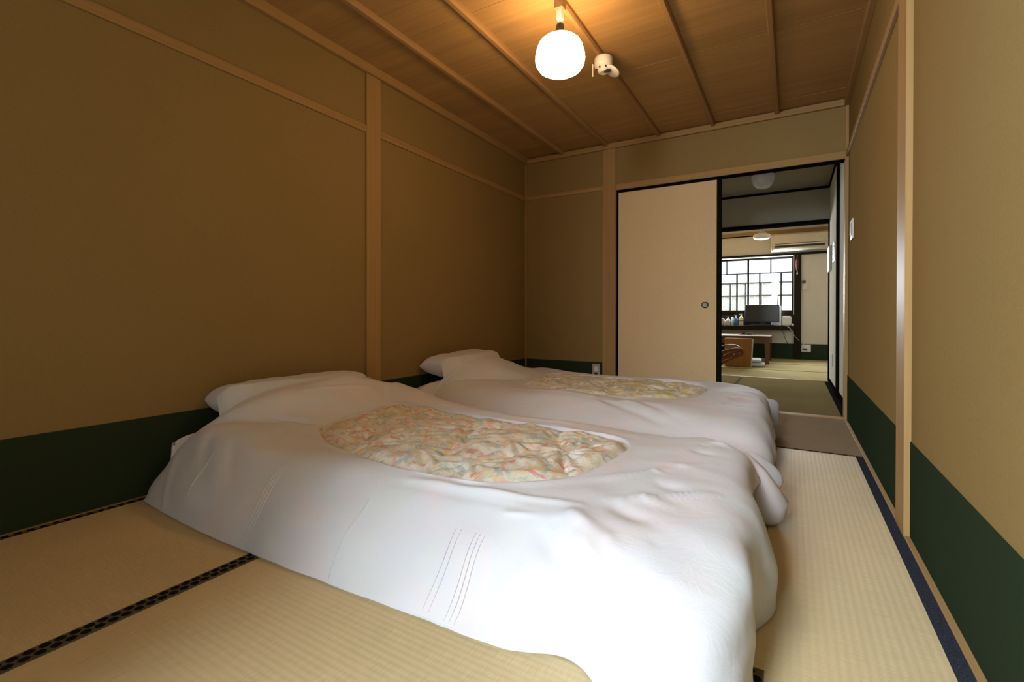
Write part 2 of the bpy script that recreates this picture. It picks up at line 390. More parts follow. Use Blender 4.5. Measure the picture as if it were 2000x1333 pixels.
struct(MB().box(XL + 0.03, XR - 0.025, YB - 0.025, YB, TZ0, TZ1).build('trim_4', M['wood_x'], None, 0.002), 'ceiling rail on the back wall')
struct(MB().box(XR - 0.025, XR, YF, YB, TZ0, TZ1 + 0.012).build('trim_5', M['wood_y'], None, 0.002), 'ceiling rail on the right wall')
# posts
struct(MB().box(XL - 0.001, XL + 0.014, 1.945, 2.057, 0, TZ0).build('trim_6', M['wood_z'], None, 0.002), 'upright post in the left wall')
struct(MB().box(XR - 0.018, XR + 0.01, 1.905, 2.040, 0, TZ0).build('trim_7', M['wood_z'], None, 0.002), 'upright post in the right wall')
struct(MB().box(XP0, XP1, YB - 0.016, YB2 + 0.006, 0, TZ0).build('trim_8', M['wood_z'], None, 0.002), 'upright post left of the doorway')
struct(MB().box(XR - 0.018, XR + 0.02, YB - 0.016, YB2 + 0.004, 0, 2.105).build('trim_9', M['wood_z'], None, 0.002), 'right jamb of the doorway')
struct(MB().box(XL, XL + 0.014, YB - 0.014, YB, 0, TZ0).build('trim_10', M['wood_z'], None, 0.001), 'thin corner strip')
# picture rails and lintel
for n, (a, b) in enumerate(((YF, 1.945), (2.057, YB))):
    struct(MB().box(XL, XL + 0.011, a, b, 1.7616, 1.804).build('trim_%d' % (11 + n), M['wood_y'], None, 0.0015), 'picture rail on the left wall')
struct(MB().box(XL + 0.012, XP0, YB - 0.011, YB, 1.768, 1.804).build('trim_13', M['wood_x'], None, 0.0015), 'picture rail on the back wall')
for n, (a, b) in enumerate(((YF, 1.905), (2.040, YB - 0.016))):
    struct(MB().box(XR - 0.014, XR, a, b, 1.764, 1.800).build('trim_%d' % (14 + n), M['wood_y'], None, 0.0015), 'picture rail on the right wall')
struct(MB().box(XP1, XR - 0.018, YB - 0.014, YB2 + 0.006, 1.752, 1.802).build('trim_16', M['wood_x'], None, 0.002), 'wooden lintel above the doorway')
struct(MB().box(XP1 + 0.002, XR - 0.019, YB - 0.004, YB2 + 0.005, 1.750, 1.7525).build('trim_30', M['black']), 'added black strip standing in for shade under the doorway lintel')  # added black strip: shade on the lintel underside put in as colour
# green paper skirting, and the slim floor strips
SK = 0.303
struct(MB().box(XL, XL + 0.0025, YF, 1.945, 0, SK).box(XL, XL + 0.0025, 2.057, YB, 0, SK).build('baseboard_left', M['skirt']), 'dark green paper band along the left wall')
struct(MB().box(XR - 0.0025, XR, YF, 1.905, 0, SK).box(XR - 0.0025, XR, 2.040, YB - 0.016, 0, SK).build('baseboard_right', M['skirt']), 'dark green paper band along the right wall')
struct(MB().box(XL + 0.014, XP0, YB - 0.0025, YB, 0, SK).build('baseboard_back', M['skirt']), 'dark green paper band on the back wall')
struct(MB().box(XL, XL + 0.012, YF, YB, -0.03, 0.004).build('trim_17', M['wood_y']), 'slim floor strip at the left wall')
struct(MB().box(XR - 0.017, XR, YF, 1.905, -0.03, 0.006).box(XR - 0.017, XR, 2.04, YB - 0.016, -0.03, 0.006).build('trim_18', M['wood_y'], None, 0.001), 'slim floor strip at the right wall')

# sliding doors
def fusuma(name, x0, x1, y, z1, label, pull=True):
    d = struct(empty(name, ((x0 + x1) / 2, y, 0)), label)
    under(MB().box(x0 + 0.014, x1 - 0.014, y - 0.006, y + 0.006, 0.03, z1 - 0.014).build('paper_panel', M['fusuma']), d)
    under(frame_xz(x0, x1, 0.006, z1, y - 0.010, y + 0.010, 0.016).build('door_frame', M['black'], None, 0.001), d)
    if pull:
        px = x1 - 0.098; h = MB()
        h.lathe([(0.019, -0.013), (0.024, -0.012), (0.026, -0.006), (0.024, -0.0055)], (px, y, 0.784), 28, 0, 'y', False)
        h.lathe([(0.019, -0.013), (0.018, -0.0065), (0.002, -0.0062)], (px, y, 0.784), 28, 1, 'y', False)
        under(h.build('pull_ring', [M['metal'], M['grey_plastic']]), d)
    return d
fusuma('door_1', XP1 + 0.001, -0.478, YB + 0.018, 1.748, 'closed beige paper sliding door with a round pull and black frame')
fusuma('door_2', XP1 + 0.012, -0.462, YB + 0.047, 1.748, 'second paper sliding door hidden behind the first, only its black edge showing', False)

# ------------------------------------------------------------------ middle room
struct(MB().box(HALLX, HALLX + 0.1, YB2 + 0.004, YH, -0.03, 2.2).build('wall_hall_right', M['rear']))
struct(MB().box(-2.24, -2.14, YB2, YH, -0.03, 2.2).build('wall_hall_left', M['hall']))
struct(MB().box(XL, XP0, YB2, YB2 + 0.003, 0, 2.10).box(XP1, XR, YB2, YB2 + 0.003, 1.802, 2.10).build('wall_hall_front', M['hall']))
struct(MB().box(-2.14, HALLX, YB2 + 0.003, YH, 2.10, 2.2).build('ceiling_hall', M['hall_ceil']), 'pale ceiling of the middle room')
mb = MB().box(-2.14, HALLX + 0.1, YH, YH2, 1.742, 2.2).box(-3.1, -2.14, YH, YH2, -0.03, 2.3).box(HALLX + 0.1, 1.4, YH, YH2, -0.03, 2.3).box(-2.14, 1.4, YH, YH2, 2.2, 2.3)
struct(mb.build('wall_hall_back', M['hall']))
struct(MB().box(-2.14, HALLX, YH - 0.014, YH, 2.074, 2.100).build('trim_19', M['black']), 'black rail under the middle room ceiling')
struct(MB().box(-2.14, HALLX, YH - 0.02, YH2 + 0.004, 1.702, 1.742).build('trim_20', M['black']), 'black lintel between the far rooms')
struct(MB().box(HALLX - 0.012, HALLX, YB2 + 0.004, 4.86, 2.078, 2.10).box(HALLX - 0.012, HALLX, 5.0, YH - 0.014, 2.078, 2.10).build('trim_21', M['black']), 'black rail on the middle room right wall')
struct(MB().box(HALLX - 0.016, HALLX + 0.002, 4.86, 5.0, 0, 2.10).build('trim_22', M['black']), 'black post in the middle room right wall')
struct(MB().box(HALLX - 0.010, HALLX + 0.005, YH - 0.010, YH2 + 0.004, 0, 1.702).build('trim_23', M['black']), 'black jamb strip of the far opening')
struct(MB().box(HALLX - 0.008, HALLX, 5.0, YH - 0.010, 0, 0.045).build('baseboard_hall', M['black']), 'low black skirting in the middle room')
struct(MB().box(HALLX - 0.004, HALLX, YB2 + 0.01, 4.86, 0, 0.06).build('baseboard_hall_near', M['black']))

# ------------------------------------------------------------------ far room
struct(MB().box(R3X0 - 0.1, R3X0, YH2, YE, -0.03, 2.3).build('wall_far_left', M['rear']))
struct(MB().box(R3X1, R3X1 + 0.1, YH2, YE, -0.03, 2.3).build('wall_far_right', M['rear']))
struct(MB().box(R3X0, R3X1, YH2, YE, 2.22, 2.3).build('ceiling_far', M['ceil']), 'board ceiling of the far room')
WX0, WX1, WZ0, WZ1 = -1.86, 0.022, 0.735, 1.705
mb = MB().box(R3X0 - 0.1, WX0, YE, YE + 0.12, -0.03, 2.3).box(WX1, R3X1 + 0.1, YE, YE + 0.12, -0.03, 2.3).box(WX0, WX1, YE, YE + 0.12, -0.03, 0.56).box(WX0, WX1, YE, YE + 0.12, WZ1 + 0.02, 2.3)
struct(mb.build('wall_far', M['rear']))
struct(MB().box(R3X0, R3X1, YE - 0.012, YE, 2.075, 2.135).build('trim_24', M['wood_x']), 'brown wooden rail high on the far wall')
mb = MB().box(R3X0, -0.30, YE - 0.016, YE, 2.060, 2.076)
struct(mb.build('trim_25', M['black']), 'thin black line under the far wooden rail')
struct(MB().box(R3X0, R3X1, YE - 0.03, YE, 1.708, 1.746).build('trim_26', M['darkwood']), 'dark rail above the far window')
struct(MB().box(0.030, 0.130, YE - 0.035, YE + 0.01, 0, 1.708).build('trim_27', M['darkwood']), 'dark post right of the far window')
struct(MB().box(0.13, R3X1, YE - 0.003, YE, 0, 0.255).box(R3X0, 0.03, YE - 0.003, YE, 0, 0.255).build('baseboard_far', M['skirt']), 'dark green band at the foot of the far wall')
o = MB().box(R3X0, 0.030, 8.72, YE, 0.478, 0.548).build('trim_28', M['darkwood'], None, 0.003); struct(o, 'dark window shelf in the far room')
struct(MB().box(R3X0, 0.03, YE - 0.02, YE + 0.02, 0.548, 0.735).build('trim_29', M['darkwood']), 'dark board between shelf and window')
w2 = struct(empty('window_2', (-0.9, YE, WZ0)), 'lattice window of the far room with a bright fence outside')
mb = MB().box(WX0, WX1, YE + 0.01, YE + 0.06, WZ0, 0.795).box(WX0, WX1, YE + 0.01, YE + 0.06, 1.672, 1.692).box(WX1 - 0.012, WX1, YE + 0.01, YE + 0.06, WZ0, WZ1)
under(mb.build('outer_frame', M['darkwood']), w2)
# two sashes that meet at x = -0.648
for (x0, x1, yo) in ((-1.86, -0.632, 0.012), (-0.664, 0.016, 0.036)):
    s = frame_xz(x0, x1, 0.785, 1.676, YE + yo, YE + yo + 0.022, 0.018).build('sash', M['darkwood']); under(s, w2)
    g = MB().box(x0 + 0.016, x1 - 0.016, YE + yo + 0.009, YE + yo + 0.012, 0.80, 1.66).build('pane', M['glass']); g.parent = s
    mus = MB(); y0, y1 = YE + yo + 0.001, YE + yo + 0.008
    mus.box(x0, x1, y0, y1, 1.423, 1.439)
    for (bx, z0, z1, w) in ((-1.30, 1.43, 1.67, .009), (-0.983, 1.43, 1.67, .009), (-1.14, .79, 1.43, .013), (-0.821, .79, 1.43, .013), (-1.46, .79, 1.43, .013),
                            (-0.309, 1.43, 1.67, .009), (-0.473, .79, 1.43, .011), (-0.157, .79, 1.43, .011)):
        if x0 < bx < x1: mus.box(bx - w, bx + w, y0, y1, z0, z1)
    b = mus.build('glazing_bars', M['darkwood']); b.parent = s
# fence outside
fe = empty('fence', (-0.9, 9.75, 0), 'pale corrugated fence standing outside the far window', 'fence')
M['fence'] = plain('weathered_pale_board', (0.82, 0.82, 0.80, 1), 0.8); M['fence_dark'] = plain('grey_fence_batten', (0.07, 0.075, 0.075, 1), 0.8)
x = -3.4; i = 0
while x < 1.4:
    w = 0.128; o = MB().box(x, x + w - 0.014, 9.75 + 0.006 * (i % 2), 9.77 + 0.006 * (i % 2), -0.5, 1.325).build('board', M['fence']); under(o, fe); x += w; i += 1
for z in (0.80, 1.08, 1.315): under(MB().box(-3.4, 1.4, 9.715, 9.735, z - 0.012, z + 0.012).build('rail', M['fence_dark']), fe)
x = -3.3
while x < 1.3:
    under(MB().box(x - 0.01, x + 0.01, 9.735, 9.75, -0.5, 1.325).build('upright', M['fence_dark']), fe); x += 0.256
tag(MB().box(-4, 3, 9.2, 14, -0.62, -0.5).build('paving', M['grey_plastic']), 'pale ground outside behind the far window', 'ground')
bpy.data.objects['paving']['kind'] = 'structure'

# ------------------------------------------------------------------ ceiling lamp over the futons
lp = empty('pendant_lamp', (-0.915, 1.98, 2.128), 'lit white globe ceiling lamp with a short dark neck, above the futons', 'lamp')
def P(mb, name, mats, root, **k): return under(mb.build(name, mats, **k), root)
cx, cy = -0.915, 1.98
prof = [(0.002, 1.800), (0.04, 1.802), (0.070, 1.808), (0.094, 1.822), (0.109, 1.844), (0.113, 1.866), (0.110, 1.892), (0.103, 1.917), (0.093, 1.938), (0.076, 1.953), (0.050, 1.961), (0.018, 1.964)]
P(MB().lathe(prof, (cx, cy, 0), 40, 0, 'z', False), 'globe', M['globe'], lp)
P(MB().lathe([(0.020, 1.964), (0.021, 1.968), (0.018, 2.020), (0.014, 2.026)], (cx, cy, 0), 20), 'socket', M['black_plastic'], lp)
P(MB().lathe([(0.006, 2.025), (0.006, 2.047)], (cx, cy, 0), 12), 'cord', M['white_plastic'], lp)
P(MB().box(cx - 0.014, cx + 0.014, cy - 0.014, cy + 0.014, 2.045, 2.092), 'connector', M['white_plastic'], lp, bevel=0.003)
P(MB().box(cx - 0.02, cx + 0.02, cy - 0.024, cy + 0.024, 2.090, 2.130), 'ceiling_plate', M['wood_y'], lp, bevel=0.003)

# smoke detector on the same batten, its cover hanging open
sd = empty('smoke_detector', (-0.892, 2.488, 2.128), 'small cream smoke detector on a ceiling batten, its round cover hanging open', 'smoke detector')
sx, sy = -0.905, 2.53
P(MB().lathe([(0.046, 2.128), (0.050, 2.122), (0.050, 2.085), (0.046, 2.072), (0.034, 2.066), (0.030, 2.050), (0.022, 2.044)], (sx, sy, 0), 32), 'housing', M['white_plastic'], sd)
for kx in range(7):
    a = 2 * PI * kx / 7; mb = MB(); mb.box(sx + 0.037 * math.cos(a) - 0.004, sx + 0.037 * math.cos(a) + 0.004, sy + 0.037 * math.sin(a) - 0.004, sy + 0.037 * math.sin(a) + 0.004, 2.062, 2.070)
    P(mb, 'vent', M['black_plastic'], sd)
o = MB().lathe([(0.001, -0.004), (0.042, -0.004), (0.047, 0.0), (0.047, 0.007), (0.042, 0.008), (0.041, 0.002), (0.001, 0.002)], (0, 0, 0), 28, 0, 'z', False).build('cover', M['white_plastic'])
o.rotation_euler = (-0.25, 0.45, 0); o.location = (0.026, 0.062, -0.076); o.parent = sd
P(MB().box(sx + 0.01, sx + 0.045, sy - 0.02, sy - 0.012, 2.036, 2.05), 'latch', M['black_plastic'], sd)
P(MB().box(sx - 0.052, sx - 0.046, sy - 0.038, sy - 0.034, 2.02, 2.09), 'pull_tab', M['white_plastic'], sd, bevel=0.001)

# outlet on the back wall, switch on the right wall
ol = empty('wall_outlet', (-1.446, YB - 0.003, 0.19), 'small beige socket plate low on the green band, left of the back post', 'outlet')
P(MB().box(-1.480, -1.412, YB - 0.011, YB - 0.003, 0.165, 0.288), 'plate', M['grey_plastic'], ol, bevel=0.003)
P(MB().box(-1.462, -1.430, YB - 0.015, YB - 0.010, 0.222, 0.266), 'rocker', M['white_plastic'], ol, bevel=0.002)
P(MB().box(-1.460, -1.432, YB - 0.013, YB - 0.010, 0.178, 0.212), 'socket', M['black_plastic'], ol, bevel=0.002)
sw = empty('light_switch', (XR, 3.6, 1.18), 'narrow white switch plate on the right wall near the doorway', 'switch')
P(MB().box(XR - 0.008, XR, 3.535, 3.665, 1.175, 1.295), 'plate', M['white_plastic'], sw, bevel=0.003)
P(MB().box(XR - 0.013, XR - 0.007, 3.57, 3.63, 1.20, 1.27), 'rocker', M['grey_plastic'], sw, bevel=0.002)

# ------------------------------------------------------------------ futon sets
def cr(P_, t, closed=True):
    """Catmull-Rom over a list of equal-length tuples, t in [0,len)"""
    n = len(P_); i = int(math.floor(t)); f = t - i
    g = (lambda k: P_[k % n]) if closed else (lambda k: P_[max(0, min(n - 1, k))])
    a, b, c, d = g(i - 1), g(i), g(i + 1), g(i + 2)
    return tuple(0.5 * (2 * q + (r - p) * f + (2 * p - 5 * q + 4 * r - s) * f * f + (-p + 3 * q - 3 * r + s) * f ** 3) for p, q, r, s in zip(a, b, c, d))
def smooth(a, b, x):
    x = max(0, min(1, (x - a) / (b - a))); return x * x * (3 - 2 * x)
def seg_dist(p, a, b):
    ab = b - a; t = max(0, min(1, (p - a).dot(ab) / ab.dot(ab))); return (p - (a + ab * t)).length, t

def duvet(stations, creases, name, label, seed, print_='floral', NP=720, NR1=90, NR2=40, centre=None, pucker=1.0):
    """stations: (H, M, S, O) hem, mid side, shoulder, edge of the oval opening, going round the bed"""
    root = empty(name, (centre[0], centre[1], 0.0), label, 'duvet', 'futon duvets')
    n = len(stations); flat = [sum((tuple(q) for q in st), ()) for st in stations]
    # spread samples by arc length of the hem
    L = [0]; prev = None; T = []
    for i in range(n * 40 + 1):
        q = cr(flat, i / 40); h = Vector(q[0:3]) + Vector(q[6:9]) * 0.7
        if prev is not None: L.append(L[-1] + (h - prev).length)
        prev = h; T.append(i / 40)
    ts = []; j = 0
    for k in range(NP):
        target = L[-1] * k / NP
        while L[j + 1] < target: j += 1
        ts.append(T[j] + (T[j + 1] - T[j]) * (target - L[j]) / max(1e-9, L[j + 1] - L[j]))
    rows = []
    for k in range(NP):
        q = cr(flat, ts[k]); ctl = [q[0:3], q[3:6], q[6:9], q[9:12]]; row = []
        for r in range(NR1 + 1):
            u = 3 * (r / NR1) ** 0.92; row.append(Vector(cr(ctl, min(u, 2.9999), False)))
        rows.append(row)
    # smooth the shoulder a little, then push along the normal by folds, creases and noise
    for it in range(3):
        for row in rows:
            for r in range(1, NR1): row[r] = row[r] * 0.5 + (row[r - 1] + row[r + 1]) * 0.25
    out = []
    cs = [(Vector(a), Vector(b), am, w) for a, b, am, w in creases]
    for k in range(NP):
        o_ = []
        for r in range(NR1 + 1):
            p = rows[k][r]; du = rows[(k + 1) % NP][r] - rows[k - 1][r]
            dv = rows[k][min(r + 1, NR1)] - rows[k][max(r - 1, 0)]
            nv = du.cross(dv); nv = nv.normalized() if nv.length > 1e-9 else Vector((0, 0, 1))
            v = r / NR1; d = 0
            # soft undulation
            d += 0.013 * (noise.noise(Vector((p.x * 3.1 + seed, p.y * 3.1, p.z * 4))) ) * smooth(0, 0.25, v)
            d += 0.005 * noise.noise(Vector((p.x * 9 + seed, p.y * 9, p.z * 9)))
            d += 0.004 * (0.5 - abs(noise.noise(Vector((p.x * 6 + p.y * 3 + seed, p.y * 7 - p.x * 4, 3.3))))) * smooth(0.1, 0.5, v)
            # vertical drape folds that fade upwards
            s_ = L[-1] * k / NP
            d += 0.011 * noise.noise(Vector((s_ * 5.0, seed * 3.3, v * 1.2))) * (1 - smooth(0.15, 0.62, v)) * smooth(0.0, 0.12, v)
            for a, b, am, w in cs:
                if min(a.x, b.x) - 3 * w > p.x or p.x > max(a.x, b.x) + 3 * w or min(a.y, b.y) - 3 * w > p.y or p.y > max(a.y, b.y) + 3 * w: continue
                dist, tt = seg_dist(p, a, b)
                if dist < 3 * w: d += 2.0 * am * math.exp(-(dist / w) ** 2) * math.sin(PI * min(1, max(0, 0.04 + tt * 0.92))) ** 0.35
            q = p + nv * d * smooth(1.0, 0.93, v) if v > 0.93 else p + nv * d
            if q.z < 0.004: q.z = 0.004 + 0.002 * abs(noise.noise(p * 20))
            o_.append(q)
        out.append(o_)
    # duvet body puffs slightly over the opening rim
    mb = MB(); vs_ = [p for row in out for p in row]; C_ = NR1 + 1
    fs = [(k * C_ + r, ((k + 1) % NP) * C_ + r, ((k + 1) % NP) * C_ + r + 1, k * C_ + r + 1) for k in range(NP) for r in range(NR1)]
    mb.add(vs_, fs, 0, True)
    # turned-in lip of the opening
    lip = []
    for k in range(NP):
        p = out[k][-1]; i_ = out[k][-2]; dirn = (p - i_); dirn.z = 0; dirn.normalize()
        lip += [p + dirn * 0.003 + Vector((0, 0, -0.0025)), p + dirn * 0.001 + Vector((0, 0, -0.016))]
    b = len(mb.v); mb.v += [tuple(p) for p in lip]
    for k in range(NP):
        j = (k + 1) % NP; e0, e1 = k * C_ + NR1, j * C_ + NR1
        mb.f += [(e0, e1, b + 2 * j, b + 2 * k), (b + 2 * k, b + 2 * j, b + 2 * j + 1, b + 2 * k + 1)]; mb.mi += [0, 0]; mb.sm += [True, True]
    # turned hem of the cover
    b = len(mb.v)
    for k in range(NP):
        p = out[k][0]; q = out[k][1]; d_ = q - p; d_.z = 0; d_ = d_.normalized() * 0.012 if d_.length > 1e-6 else Vector((0, 0, 0))
        mb.v.append((p.x + d_.x, p.y + d_.y, max(0.002, p.z - 0.014)))
    for k in range(NP):
        j = (k + 1) % NP; mb.f.append((k * C_, b + k, b + j, j * C_)); mb.mi.append(0); mb.sm.append(True)
    cov = under(mb.build('cover', M['cover']), root)
    # quilt visible in the opening: rings closing onto a spine
    c0, c1 = Vector(centre), Vector(centre); ox = [out[k][-1].x for k in range(NP)]; c0.x = min(ox) + 0.33; c1.x = max(ox) - 0.33
    qs = []
    pts = [(random.uniform(min(ox) - .1, max(ox) + .1), random.uniform(-0.45, 0.45) + centre[1]) for _ in range(26)]
    for k in range(NP):
        e = out[k][-1]; tx = max(c0.x, min(c1.x, e.x)); tgt = Vector((tx, centre[1], centre[2]))
        for r in range(NR2 + 1):
            u = r / NR2; p = e.lerp(tgt, u)
            base = e.z * (1 - u) + centre[2] * u
            # puffy cells between stitch lines
            gx = (p.x - centre[0]) / 0.21; gy = (p.y - centre[1]) / 0.23
            wob = noise.noise(Vector((p.x * 4 + seed, p.y * 4, 0))) * 0.35
            cell = abs(math.sin(PI * (gx + gy * 0.5 + wob) * 0.5) * math.sin(PI * (gx - gy * 0.55 - wob + 0.4) * 0.5))
            puff = 0.026 * cell ** 0.5 + 0.012 * noise.noise(Vector((p.x * 13, p.y * 13, seed))) * pucker
            ang = math.atan2(gy - round(gy), gx - round(gx)); puck = 0.0045 * math.sin(ang * 11) * (1 - cell) * pucker
            z = base - 0.016 + (puff + puck) * smooth(0.0, 0.16, u) + 0.006 * smooth(0, 0.4, u)
            if u == 0: p = p + (e - tgt).normalized() * 0.02
            qs.append((p.x, p.y, z))
    C2 = NR2 + 1; mq = MB()
    mq.add(qs, [(k * C2 + r, ((k + 1) % NP) * C2 + r, ((k + 1) % NP) * C2 + r + 1, k * C2 + r + 1) for k in range(NP) for r in range(NR2)], 0, True)
    o = under(mq.build('quilt', M[print_]), root); o['label'] = 'padded quilt printed with watercolour flowers'
    return root, out

S1 = [
 ((-2.095, .835, .006), (-2.06, .868, .10), (-1.95, .98, .262), (-1.605, 1.235, .262)),
 ((-1.96, .812, .004), (-1.95, .845, .11), (-1.86, .965, .272), (-1.56, 1.19, .254)),
 ((-1.62, .795, .004), (-1.60, .835, .12), (-1.55, .955, .240), (-1.42, 1.125, .238)),
 ((-1.20, .800, .004), (-1.20, .868, .11), (-1.18, .985, .210), (-1.15, 1.070, .236)),
 ((-.86, .815, .004), (-.86, .900, .105), (-.87, 1.015, .204), (-.92, 1.065, .234)),
 ((-.52, .832, .004), (-.54, .915, .105), (-.60, 1.025, .200), (-.73, 1.095, .234)),
 ((-.36, .868, .004), (-.36, .890, .105), (-.40, .985, .198), (-.60, 1.170, .238)),
 ((-.135, .70, .004), (-.135, .78, .10), (-.21, .940, .200), (-.53, 1.250, .240)),
 ((-.060, .94, .004), (-.062, .97, .11), (-.125, 1.05, .214), (-.495, 1.360, .243)),
 ((-.080, 1.11, .004), (-.078, 1.12, .11), (-.125, 1.18, .220), (-.480, 1.45, .245)),
 ((-.030, 1.29, .004), (-.030, 1.31, .10), (-.125, 1.33, .226), (-.475, 1.52, .246)),
 ((-.105, 1.52, .004), (-.100, 1.54, .11), (-.15, 1.56, .230), (-.475, 1.60, .247)),
 ((-.125, 1.76, .004), (-.120, 1.78, .11), (-.165, 1.77, .230), (-.520, 1.69, .246)),
 ((-.17, 2.03, .004), (-.170, 2.00, .11), (-.24, 1.90, .228), (-.62, 1.745, .244)),
 ((-.42, 2.12, .004), (-.42, 2.07, .11), (-.46, 1.91, .228), (-.86, 1.765, .242)),
 ((-.82, 2.14, .004), (-.82, 2.08, .11), (-.86, 1.92, .228), (-1.12, 1.778, .243)),
 ((-1.20, 2.14, .004), (-1.20, 2.08, .11), (-1.22, 1.92, .234), (-1.40, 1.783, .249)),
 ((-1.58, 2.14, .004), (-1.58, 2.09, .13), (-1.54, 1.93, .262), (-1.585, 1.775, .262)),
 ((-1.92, 2.12, .10), (-1.90, 2.06, .20), (-1.84, 1.93, .325), (-1.640, 1.730, .268)),
 ((-1.93, 1.86, .33), (-1.91, 1.84, .335), (-1.80, 1.78, .345), (-1.655, 1.66, .272)),
 ((-1.885, 1.60, .405), (-1.865, 1.60, .407), (-1.80, 1.59, .385), (-1.655, 1.585, .276)),
 ((-1.875, 1.42, .398), (-1.86, 1.42, .402), (-1.795, 1.42, .385), (-1.648, 1.49, .276)),
 ((-1.91, 1.235, .378), (-1.89, 1.24, .380), (-1.80, 1.27, .365), (-1.640, 1.40, .274)),
 ((-1.965, 1.075, .315), (-1.94, 1.09, .322), (-1.85, 1.14, .335), (-1.628, 1.33, .270)),
 ((-2.03, .945, .190), (-1.995, .97, .225), (-1.90, 1.06, .305), (-1.615, 1.275, .266)),
]
# ridges and grooves of the cover: stitched tucks on the near side, fold creases on top
C1 = []; SEAMS = []
def tucks(x, ztop, ys, n, dx=0.013, lean=0.0):
    for i in range(n):
        o_ = (i - (n - 1) / 2) * dx
        SEAMS.append((x + o_ + lean, x + o_ - lean, ys[0] + 0.012, ys[2]))
tucks(-1.745, .21, (.80, .85, .90), 1); tucks(-1.40, .215, (.79, .855, .95), 3, .013); tucks(-1.03, .20, (.80, .86, .95), 1)
tucks(-.72, .20, (.82, .875, .965), 2, .016); tucks(-.655, .20, (.82, .875, .965), 3, .013)
C1 += [((-1.62, 1.22, .27), (-2.0, 1.05, .30), -0.004, .012), ((-1.78, 1.28, .36), (-1.60, 1.05, .25), 0.004, .012), ((-1.80, 1.30, .37), (-1.74, 1.75, .36), 0.004, .010),
 ((-1.95, .95, .22), (-1.72, .86, .06), -0.010, .030), ((-1.82, .93, .22), (-1.62, .84, .04), -0.009, .028), ((-1.98, .90, .16), (-1.90, .83, .02), 0.010, .025),
 ((-1.70, .95, .235), (-1.58, .88, .15), -0.006, .02),
 ((-.95, 1.03, .225), (-.45, 1.10, .225), 0.004, .012), ((-1.0, 1.00, .22), (-.60, 1.04, .22), -0.003, .014),
 ((-.45, 1.05, .215), (-.18, .90, .13), 0.010, .022), ((-.50, .98, .20), (-.24, .83, .06), -0.010, .030), ((-.40, .98, .205), (-.17, .82, .05), 0.008, .022),
 ((-.36, 1.12, .225), (-.10, 1.00, .13), -0.008, .026), ((-.32, 1.20, .23), (-.08, 1.12, .14), 0.008, .022), ((-.30, 1.30, .235), (-.07, 1.22, .12), -0.007, .024),
 ((-.30, 1.48, .24), (-.07, 1.44, .12), 0.006, .02), ((-.26, 1.66, .24), (-.09, 1.62, .12), -0.008, .022), ((-.22, 1.80, .235), (-.08, 1.78, .10), 0.012, .022),
 ((-.62, 1.02, .20), (-.13, 1.12, .19), 0.004, .009), ((-.48, 1.02, .20), (-.30, .88, .08), -0.007, .014), ((-.34, 1.00, .20), (-.22, .84, .06), 0.006, .012),
 ((-.25, 1.02, .20), (-.10, .88, .06), -0.008, .014), ((-.34, 1.40, .24), (-.10, 1.30, .14), 0.005, .010), ((-.20, 1.62, .22), (-.12, 1.40, .08), 0.006, .012), ((-.26, 1.75, .24), (-.15, 1.55, .14), -0.006, .011),
 ((-.55, 1.20, .24), (-.20, 1.55, .24), 0.003, .010), ((-.40, 1.15, .23), (-.16, 1.30, .235), 0.0035, .009),
 ((-1.60, 1.86, .29), (-.8, 1.84, .25), 0.004, .02)]
d1, out1 = duvet(S1, C1, 'futon_duvet', 'large white duvet with a floral oval on the futon nearest the camera', 2.0, centre=(-1.06, 1.43, 0.25))

def drape_seams(root, out, ctr, seams):
    bv = duvet_bvh(out, ctr)
    for xt, xb, y0, y1 in seams:
        pts = []
        for i in range(26):
            u = i / 25; y = y0 + (y1 - y0) * u; x = xb + (xt - xb) * u + 0.004 * math.sin(5 * u + xb * 9)
            h = bv.ray_cast(Vector((x, y, 1)), Vector((0, 0, -1)))[0]
            if h is not None: pts.append(h + Vector((0, -0.0004, 0.0004)))
        if len(pts) > 5:
            r = [0.0019 * min(1, 0.3 + 3 * min(i, len(pts) - 1 - i) / len(pts)) for i in range(len(pts))]
            under(MB().tube(pts, r, 6).build('stitched_tuck', M['cover']), root)
from mathutils.bvhtree import BVHTree
def duvet_bvh(out, ctr):
    NP = len(out); vs_ = [p for r in out for p in r]; C_ = len(out[0])
    fs = [(k * C_ + r, ((k + 1) % NP) * C_ + r, ((k + 1) % NP) * C_ + r + 1, k * C_ + r + 1) for k in range(NP) for r in range(C_ - 1)]
    vs_.append(Vector((ctr[0], ctr[1], 0.232))); c = len(vs_) - 1
    fs += [(k * C_ + C_ - 1, ((k + 1) % NP) * C_ + C_ - 1, c) for k in range(NP)]
    return BVHTree.FromPolygons(vs_, fs)
drape_seams(d1, out1, (-1.06, 1.43), SEAMS)
